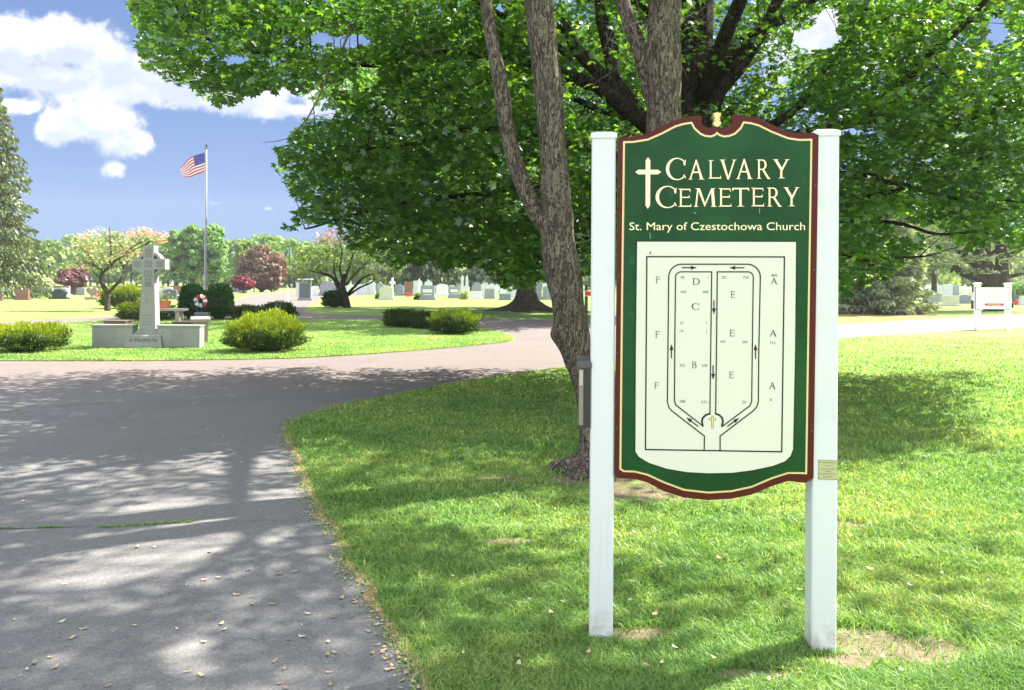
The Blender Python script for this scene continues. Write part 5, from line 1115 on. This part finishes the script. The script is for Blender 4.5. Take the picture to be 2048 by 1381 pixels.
# far maple with the flared trunk
fm = G(1053, 622); D = fm.y; s_ = D / FPX
fmt = thing('far_maple_tree', 'mature maple with flared dark trunk beyond the island road', 'tree', fm)
bark_tube('trunk', [Vector((fm.x, D, -.15)), Vector((fm.x, D, .25)), Vector((fm.x, D, 1.)), P(1056, 560, D), P(1054, 500, D), P(1050, 420, D), P(1050, 300, D)], [.72, .6, .5, .46, .45, .35, .2], M_FBARK, fmt, n=40, sub=9, amp=.1, origin=fm, flare=(1.7, .34, .6))
cs = []
while len(cs) < 190:
    q = RG.uniform(-1, 1, 3)
    if np.linalg.norm(q) < 1 and (np.linalg.norm(q) > .5 or RG.random() < .3): cs.append((q[0] * 10.5, q[1] * 13 - 4, 8.8 + q[2] * 5.4 + .0))
cs = np.array(cs); n = 52000; idx = RG.integers(0, len(cs), n); d = RG.normal(size=(n, 3)); d /= np.linalg.norm(d, axis=1, keepdims=True); pos = cs[idx] + d * RG.uniform(.5, 1.45, n)[:, None] * np.array([1.2, 1.2, .55])
scatter('crown', pos, d * .5 + RG.normal(0, .3, d.shape) + np.array([0, 0, .7]), .2, M_MAPLE, fmt, MAPLE_V, MAPLE_F)
m = MB()
for c in cs[::2]: z0 = random.uniform(2.6, 5); m.tube([(0, 0, z0), (c[0] * .5, c[1] * .5, z0 + (c[2] - z0) * .45), tuple(c)], [.16, .1, .03], 6)
m.build('limbs', M_DBARK, fmt, smooth=True)
gm = MB(); rr = []
for k in range(28):
    a = k * 2 * math.pi / 28; r = 1. + .3 * mnoise.noise(Vector((math.cos(a) * 2, math.sin(a) * 2, 4))); rr.append((1.7 * r * math.cos(a), 1.0 * r * math.sin(a) - .3, 0))
gm.loft([[(x, y_, .002) for x, y_, _ in rr], [(x * .8, y_ * .8, .03) for x, y_, _ in rr]]); M_SOIL = plain('bare_soil', (.3, .2, .14), .95, .1, .35, 6)
tag(gm.build('soil_patch', M_SOIL, None, loc=fm), kind='structure')

# dogwoods, drawn limb by limb
def dogwood(name, base_uv, limbs, blob_list, label, mat, mat2, ls, n, bark, leafmat_=None):
    g = G(*base_uv); D = g.y; s_ = D / FPX; o = thing(name, label, 'tree', g, 0, 'flowering dogwoods'); m = MB()
    for L, r0, r1 in limbs:
        k = len(L); yy = [random.uniform(-.5, .5) * i / k * s_ * 60 for i in range(k)]; m.tube(smooth_path([P(u, v, D) - g + Vector((0, yy[i], 0)) for i, (u, v) in enumerate(L)], 4), list(np.linspace(r0, r1, (k - 1) * 4 + 1)), 8)
    m.build('trunk', bark, o, smooth=True)
    for key, mt, nm in (('g', mat, 'crown'), ('p', mat2, 'blossom')):
        q = []
        bl = [b for b in blob_list if b[4] == key]
        for (u, v, ru, rv, _) in bl:
            c = P(u, v, D) - g; cnt = int(n * ru * rv / 400)
            for _ in range(cnt):
                a = random.uniform(0, 6.283); r = math.sqrt(random.random()); lay = round(random.uniform(-1, 1) * 3) / 3
                q.append((c.x + ru * s_ * r * math.cos(a), c.y + ru * s_ * 1.1 * r * math.sin(a), c.z + rv * s_ * (lay * math.sqrt(max(0, 1 - r * r * .8)) + random.gauss(0, .07))))
        if q: q = np.array(q); scatter(nm, q, RG.normal(0, .45, q.shape) + [0, 0, 1], ls, mt, o)
    return o
dogwood('dogwood_tree', (214, 622), [([(215, 623), (213, 600), (214, 585), (207, 565), (212, 545), (218, 530)], .16, .07), ([(214, 588), (232, 568), (247, 560), (245, 540), (240, 520)], .09, .04), ([(210, 545), (195, 535), (175, 528), (155, 522)], .05, .02), ([(218, 532), (240, 515), (265, 492), (300, 478)], .06, .02),
        ([(215, 540), (222, 510), (225, 480), (215, 455)], .06, .02), ([(235, 520), (270, 500), (310, 482)], .04, .015), ([(205, 560), (190, 545), (180, 520), (170, 495)], .04, .015)],
        [(175, 480, 28, 14, 'g'), (200, 468, 30, 12, 'g'), (165, 500, 26, 10, 'g'), (205, 500, 34, 12, 'g'), (240, 490, 30, 12, 'g'), (185, 520, 36, 11, 'g'), (225, 520, 36, 12, 'g'), (255, 510, 26, 10, 'g'), (200, 540, 30, 9, 'g'), (165, 472, 12, 5, 'p'), (160, 535, 20, 5, 'p'), (262, 505, 20, 6, 'p'), (285, 462, 26, 7, 'p'), (312, 470, 24, 8, 'p'), (320, 482, 14, 5, 'p'), (265, 470, 22, 8, 'p'), (300, 480, 20, 6, 'g')],
        'spreading dogwood with cream and pink blossom left of the stone cross', M_CREAM, M_PINK, .16, 160, M_FBARK)
dogwood('dogwood_tree', (694, 616), [([(694, 616), (692, 600), (690, 585), (688, 570), (690, 550)], .28, .14), ([(690, 592), (676, 575), (664, 556), (650, 548), (632, 545), (615, 540)], .13, .03), ([(690, 588), (678, 568), (670, 545), (665, 520)], .09, .03), ([(694, 590), (712, 572), (730, 556), (746, 548)], .1, .04), ([(696, 592), (720, 576), (744, 563), (746, 548)], .07, .03),
        ([(690, 560), (700, 530), (712, 505), (725, 490)], .08, .02), ([(688, 565), (680, 540), (682, 500), (676, 470)], .08, .02), ([(692, 570), (715, 545), (735, 520)], .06, .02)],
        [(600, 525, 26, 12, 'g'), (625, 510, 32, 14, 'g'), (620, 540, 34, 12, 'g'), (655, 505, 34, 16, 'g'), (650, 535, 36, 13, 'g'), (680, 510, 34, 18, 'g'), (620, 562, 22, 8, 'g'), (700, 535, 30, 14, 'g'), (600, 500, 20, 8, 'g'), (590, 548, 18, 6, 'g'), (665, 470, 30, 9, 'p'), (680, 460, 26, 8, 'p'), (650, 482, 26, 8, 'p'), (690, 480, 22, 8, 'p'), (720, 545, 20, 12, 'g'), (735, 520, 22, 14, 'g'), (750, 555, 16, 8, 'g')],
        'spreading dogwood with pink-tipped crown in front of the far headstones', M_DOGLEAF, M_PINK, .19, 120, M_DBARK)

conifer('spruce_tree', -34, 597, 135, 262, 'tall drooping spruce at the left edge of the photo', M_SPRUCE, 150, .3, droop=.6, zlow=.05, dens=210, power=.62)
broadleaf('white_blossom_shrub', 62, 590, 545, 46, 'cream-blossomed shrub at the right foot of the left spruce', M_WHITEB, 1800, .28, cat='shrub', zlow=.1, K=9, blobs=.5)
broadleaf('white_blossom_shrub', 98, 586, 562, 50, 'low pale blossoming shrub above the wide double headstone', M_WHITEB, 1500, .3, cat='shrub', zlow=.1, K=9, blobs=.5)
broadleaf('purple_plum_tree', 143, 589, 533, 68, 'small dark purple-leaved tree above the black headstone', M_PURPLE, 4200, .32, zlow=.15, K=18)
broadleaf('copper_beech_tree', 523, 584.5, 489, 98, 'large copper-brown beech at the end of the road', M_COPPER, 15000, .42, zlow=.02, K=110, blobs=.24)
broadleaf('crimson_maple_tree', 487, 587, 551, 52, 'low crimson Japanese maple in front of the copper beech', M_RED, 4200, .28, zlow=.2, K=22, blobs=.26)
for (u, vt, w, lab, mt) in ((352, 446, 50, 'left of three tall light-green poplars behind the flagpole', M_POPLAR), (385, 437, 54, 'middle of three tall light-green poplars behind the flagpole', M_POPLAR), (425, 438, 60, 'right of three tall light-green poplars, just right of the flagpole', M_POPLAR)):
    broadleaf('poplar_tree', u, 583, vt, w, lab, mt, 4600, .5, zlow=.15, K=60, blobs=.3, group='poplars behind the flagpole', flat=1.3)
conifer('dark_spruce_tree', 862, 588, 430, 150, 'dark spruce with hanging boughs over the far headstones', M_DSPRUCE, 70, .7, droop=.9, zlow=.12, dens=60, power=.5)
conifer('dark_spruce_tree', 800, 586, 440, 90, 'slender dark spruce left of the hanging-bough spruce', M_DSPRUCE, 60, .7, droop=.9, zlow=.2, dens=45, power=.5)
conifer('blue_conifer', 985, 587, 470, 130, 'blue-green conifer behind the headstones left of the far maple trunk', M_BLUE, 70, .7, droop=.3, zlow=.02, dens=70, power=.5)
broadleaf('pale_tree', 790, 586, 520, 110, 'pale yellow-green tree behind the headstones right of the dogwood', M_WOODR, 6000, .5, zlow=.05, K=30)
broadleaf('pale_tree', 900, 586, 528, 110, 'pale green tree behind the twin-column monument', M_WOODR, 6000, .5, zlow=.05, K=30)
conifer('soft_pine_tree', 1752, 628, 330, 190, 'soft grey-green pine with boughs to the ground, right of the sign', M_PINE, 120, .24, droop=.2, zlow=.02, dens=420, power=.42)
conifer('soft_pine_tree', 1868, 600, 400, 150, 'paler pine behind the first, left of the white notice', M_PINE, 80, .36, droop=.2, zlow=.3, dens=200, power=.4)
# big dark-stemmed pine on the right
g = G(1992, 622); D = g.y
bp = thing('big_pine_tree', 'massive dark multi-stemmed pine behind the white notice board', 'tree', g); m = MB()
for L, r0, r1 in (([(1992, 622), (1985, 590), (1978, 560), (1968, 520), (1960, 470), (1950, 400), (1940, 300)], .85, .18), ([(1996, 622), (2000, 590), (2004, 555), (2006, 510), (2005, 460), (2010, 380)], .55, .2), ([(1985, 580), (1960, 560), (1925, 545), (1905, 535), (1895, 545)], .4, .06), ([(1975, 545), (1945, 520), (1915, 500), (1895, 490)], .35, .06), ([(2003, 560), (2030, 550), (2060, 545)], .18, .06),
                  ([(2004, 520), (2030, 505), (2056, 490)], .2, .06), ([(1970, 530), (1990, 505), (2030, 488), (2060, 470)], .16, .05), ([(1962, 480), (1930, 470), (1900, 476)], .2, .05), ([(1968, 520), (1955, 535), (1948, 560)], .05, .02), ([(1975, 505), (1960, 520), (1940, 525)], .05, .02)):
    pts = smooth_path([P(u, v, D) - g + Vector((0, random.uniform(-.4, .4), 0)) for u, v in L], 4); m.tube(pts, list(np.linspace(r0, r1, len(pts))), 10)
m.build('trunk', M_FBARK, bp, smooth=True)
q = []
for (u, v, ru, rv, dn) in ((1915, 470, 50, 14, 300), (1900, 495, 40, 10, 200), (2040, 480, 50, 16, 300), (1930, 520, 35, 8, 130), (2030, 520, 40, 10, 170), (1960, 440, 80, 25, 600), (2010, 400, 90, 40, 800), (1890, 440, 50, 18, 300), (1935, 545, 22, 6, 60), (1980, 340, 120, 50, 1200), (1980, 250, 110, 60, 1200), (2045, 555, 25, 8, 80)):
    c = P(u, v, D) - g
    for _ in range(int(dn * 3.2)): q.append((c.x + random.gauss(0, ru * D / FPX * .55), c.y + random.gauss(0, 1.4), c.z + random.gauss(0, rv * D / FPX * .55)))
q = np.array(q); scatter('crown', q, RG.normal(size=q.shape), .28, M_PINE, bp, NEED_V, NEED_F, axis=RG.normal(0, 1, q.shape) * [1, 1, .4] + [0, 0, .2])
gm = MB(); rr = [(2.6 * (1 + .2 * math.sin(k * 2.1)) * math.cos(k * math.pi / 12), 1.3 * math.sin(k * math.pi / 12), 0) for k in range(24)]; gm.loft([[(x, y_, .002) for x, y_, _ in rr], [(x * .9, y_ * .9, .02) for x, y_, _ in rr]])
M_NEEDLE = plain('fallen_needles', (.3, .12, .06), .95, .1, .35, 6); tag(gm.build('needle_litter', M_NEEDLE, None, loc=G(1775, 631)), kind='structure')

# the far wood, one mass of crowns
def wood(name, u0, u1, step, D0, D1, vtop, mat, label, ls=.9, per=520):
    ps = []; nr = []; m = MB(); u = u0
    while u < u1:
        D = random.uniform(D0, D1); s_ = D / FPX; x = (u - 1024) * s_; H = (581 - vtop(u) + random.uniform(-9, 5)) * s_ * random.uniform(.9, 1.04); Wd = random.uniform(2.6, 4.4) * D / 150; K = 9
        m.tube([(x, D, 0), (x + random.uniform(-.3, .3), D, H * .8)], [.25, .06], 5)
        for _ in range(K):
            c = np.array([x + random.uniform(-1, 1) * Wd * .7, D + random.uniform(-1, 1) * Wd * .7, H * random.uniform(.12, .93)]); k = per // K; d = RG.normal(size=(k, 3)); d /= np.linalg.norm(d, axis=1, keepdims=True)
            ps.append(c + d * (Wd * .46 * RG.uniform(.6, 1.1, k))[:, None] * np.array([1, 1, .75])); nr.append(d + RG.normal(0, .5, d.shape))
        u += step * random.uniform(.7, 1.3)
    o = scatter(name, np.vstack(ps), np.vstack(nr), ls, mat, None); tag(o, label, 'wood', kind='stuff')
    t = m.build(name + '_stems', M_FBARK, o); return o
vt = lambda u: np.interp(u, [-400, 0, 110, 200, 300, 330, 470, 560, 620, 700, 1100, 1700, 2048, 2500], [480, 484, 487, 482, 470, 470, 478, 480, 484, 470, 470, 420, 400, 400])
wood('far_wood', -500, 1300, 13, 135, 175, vt, M_WOOD, 'fresh green wood closing the far side of the cemetery on the left', 1.0, 520)
wood('pale_wood', 1250, 2700, 20, 105, 150, vt, M_WOODR, 'pale sunlit wood behind the pines on the right', 1.1, 420)
mh = bpy.data.materials.new('haze'); mh.use_nodes = True; th_ = NT(mh.node_tree); th_.n.clear()
pv = th_.add('ShaderNodeVolumePrincipled'); pv.inputs['Color'].default_value = (.9, .94, 1, 1); pv.inputs['Density'].default_value = .0004; pv.inputs['Anisotropy'].default_value = .2
th_.l.new(pv.outputs[0], th_.add('ShaderNodeOutputMaterial').inputs['Volume'])
hz = MB(); hz.box(-430, 430, -70, 430, -1.2, 45); tag(hz.build('haze', mh), kind='stuff')
print('objects', len(bpy.data.objects), 'polys', sum(len(m.polygons) for m in bpy.data.meshes))
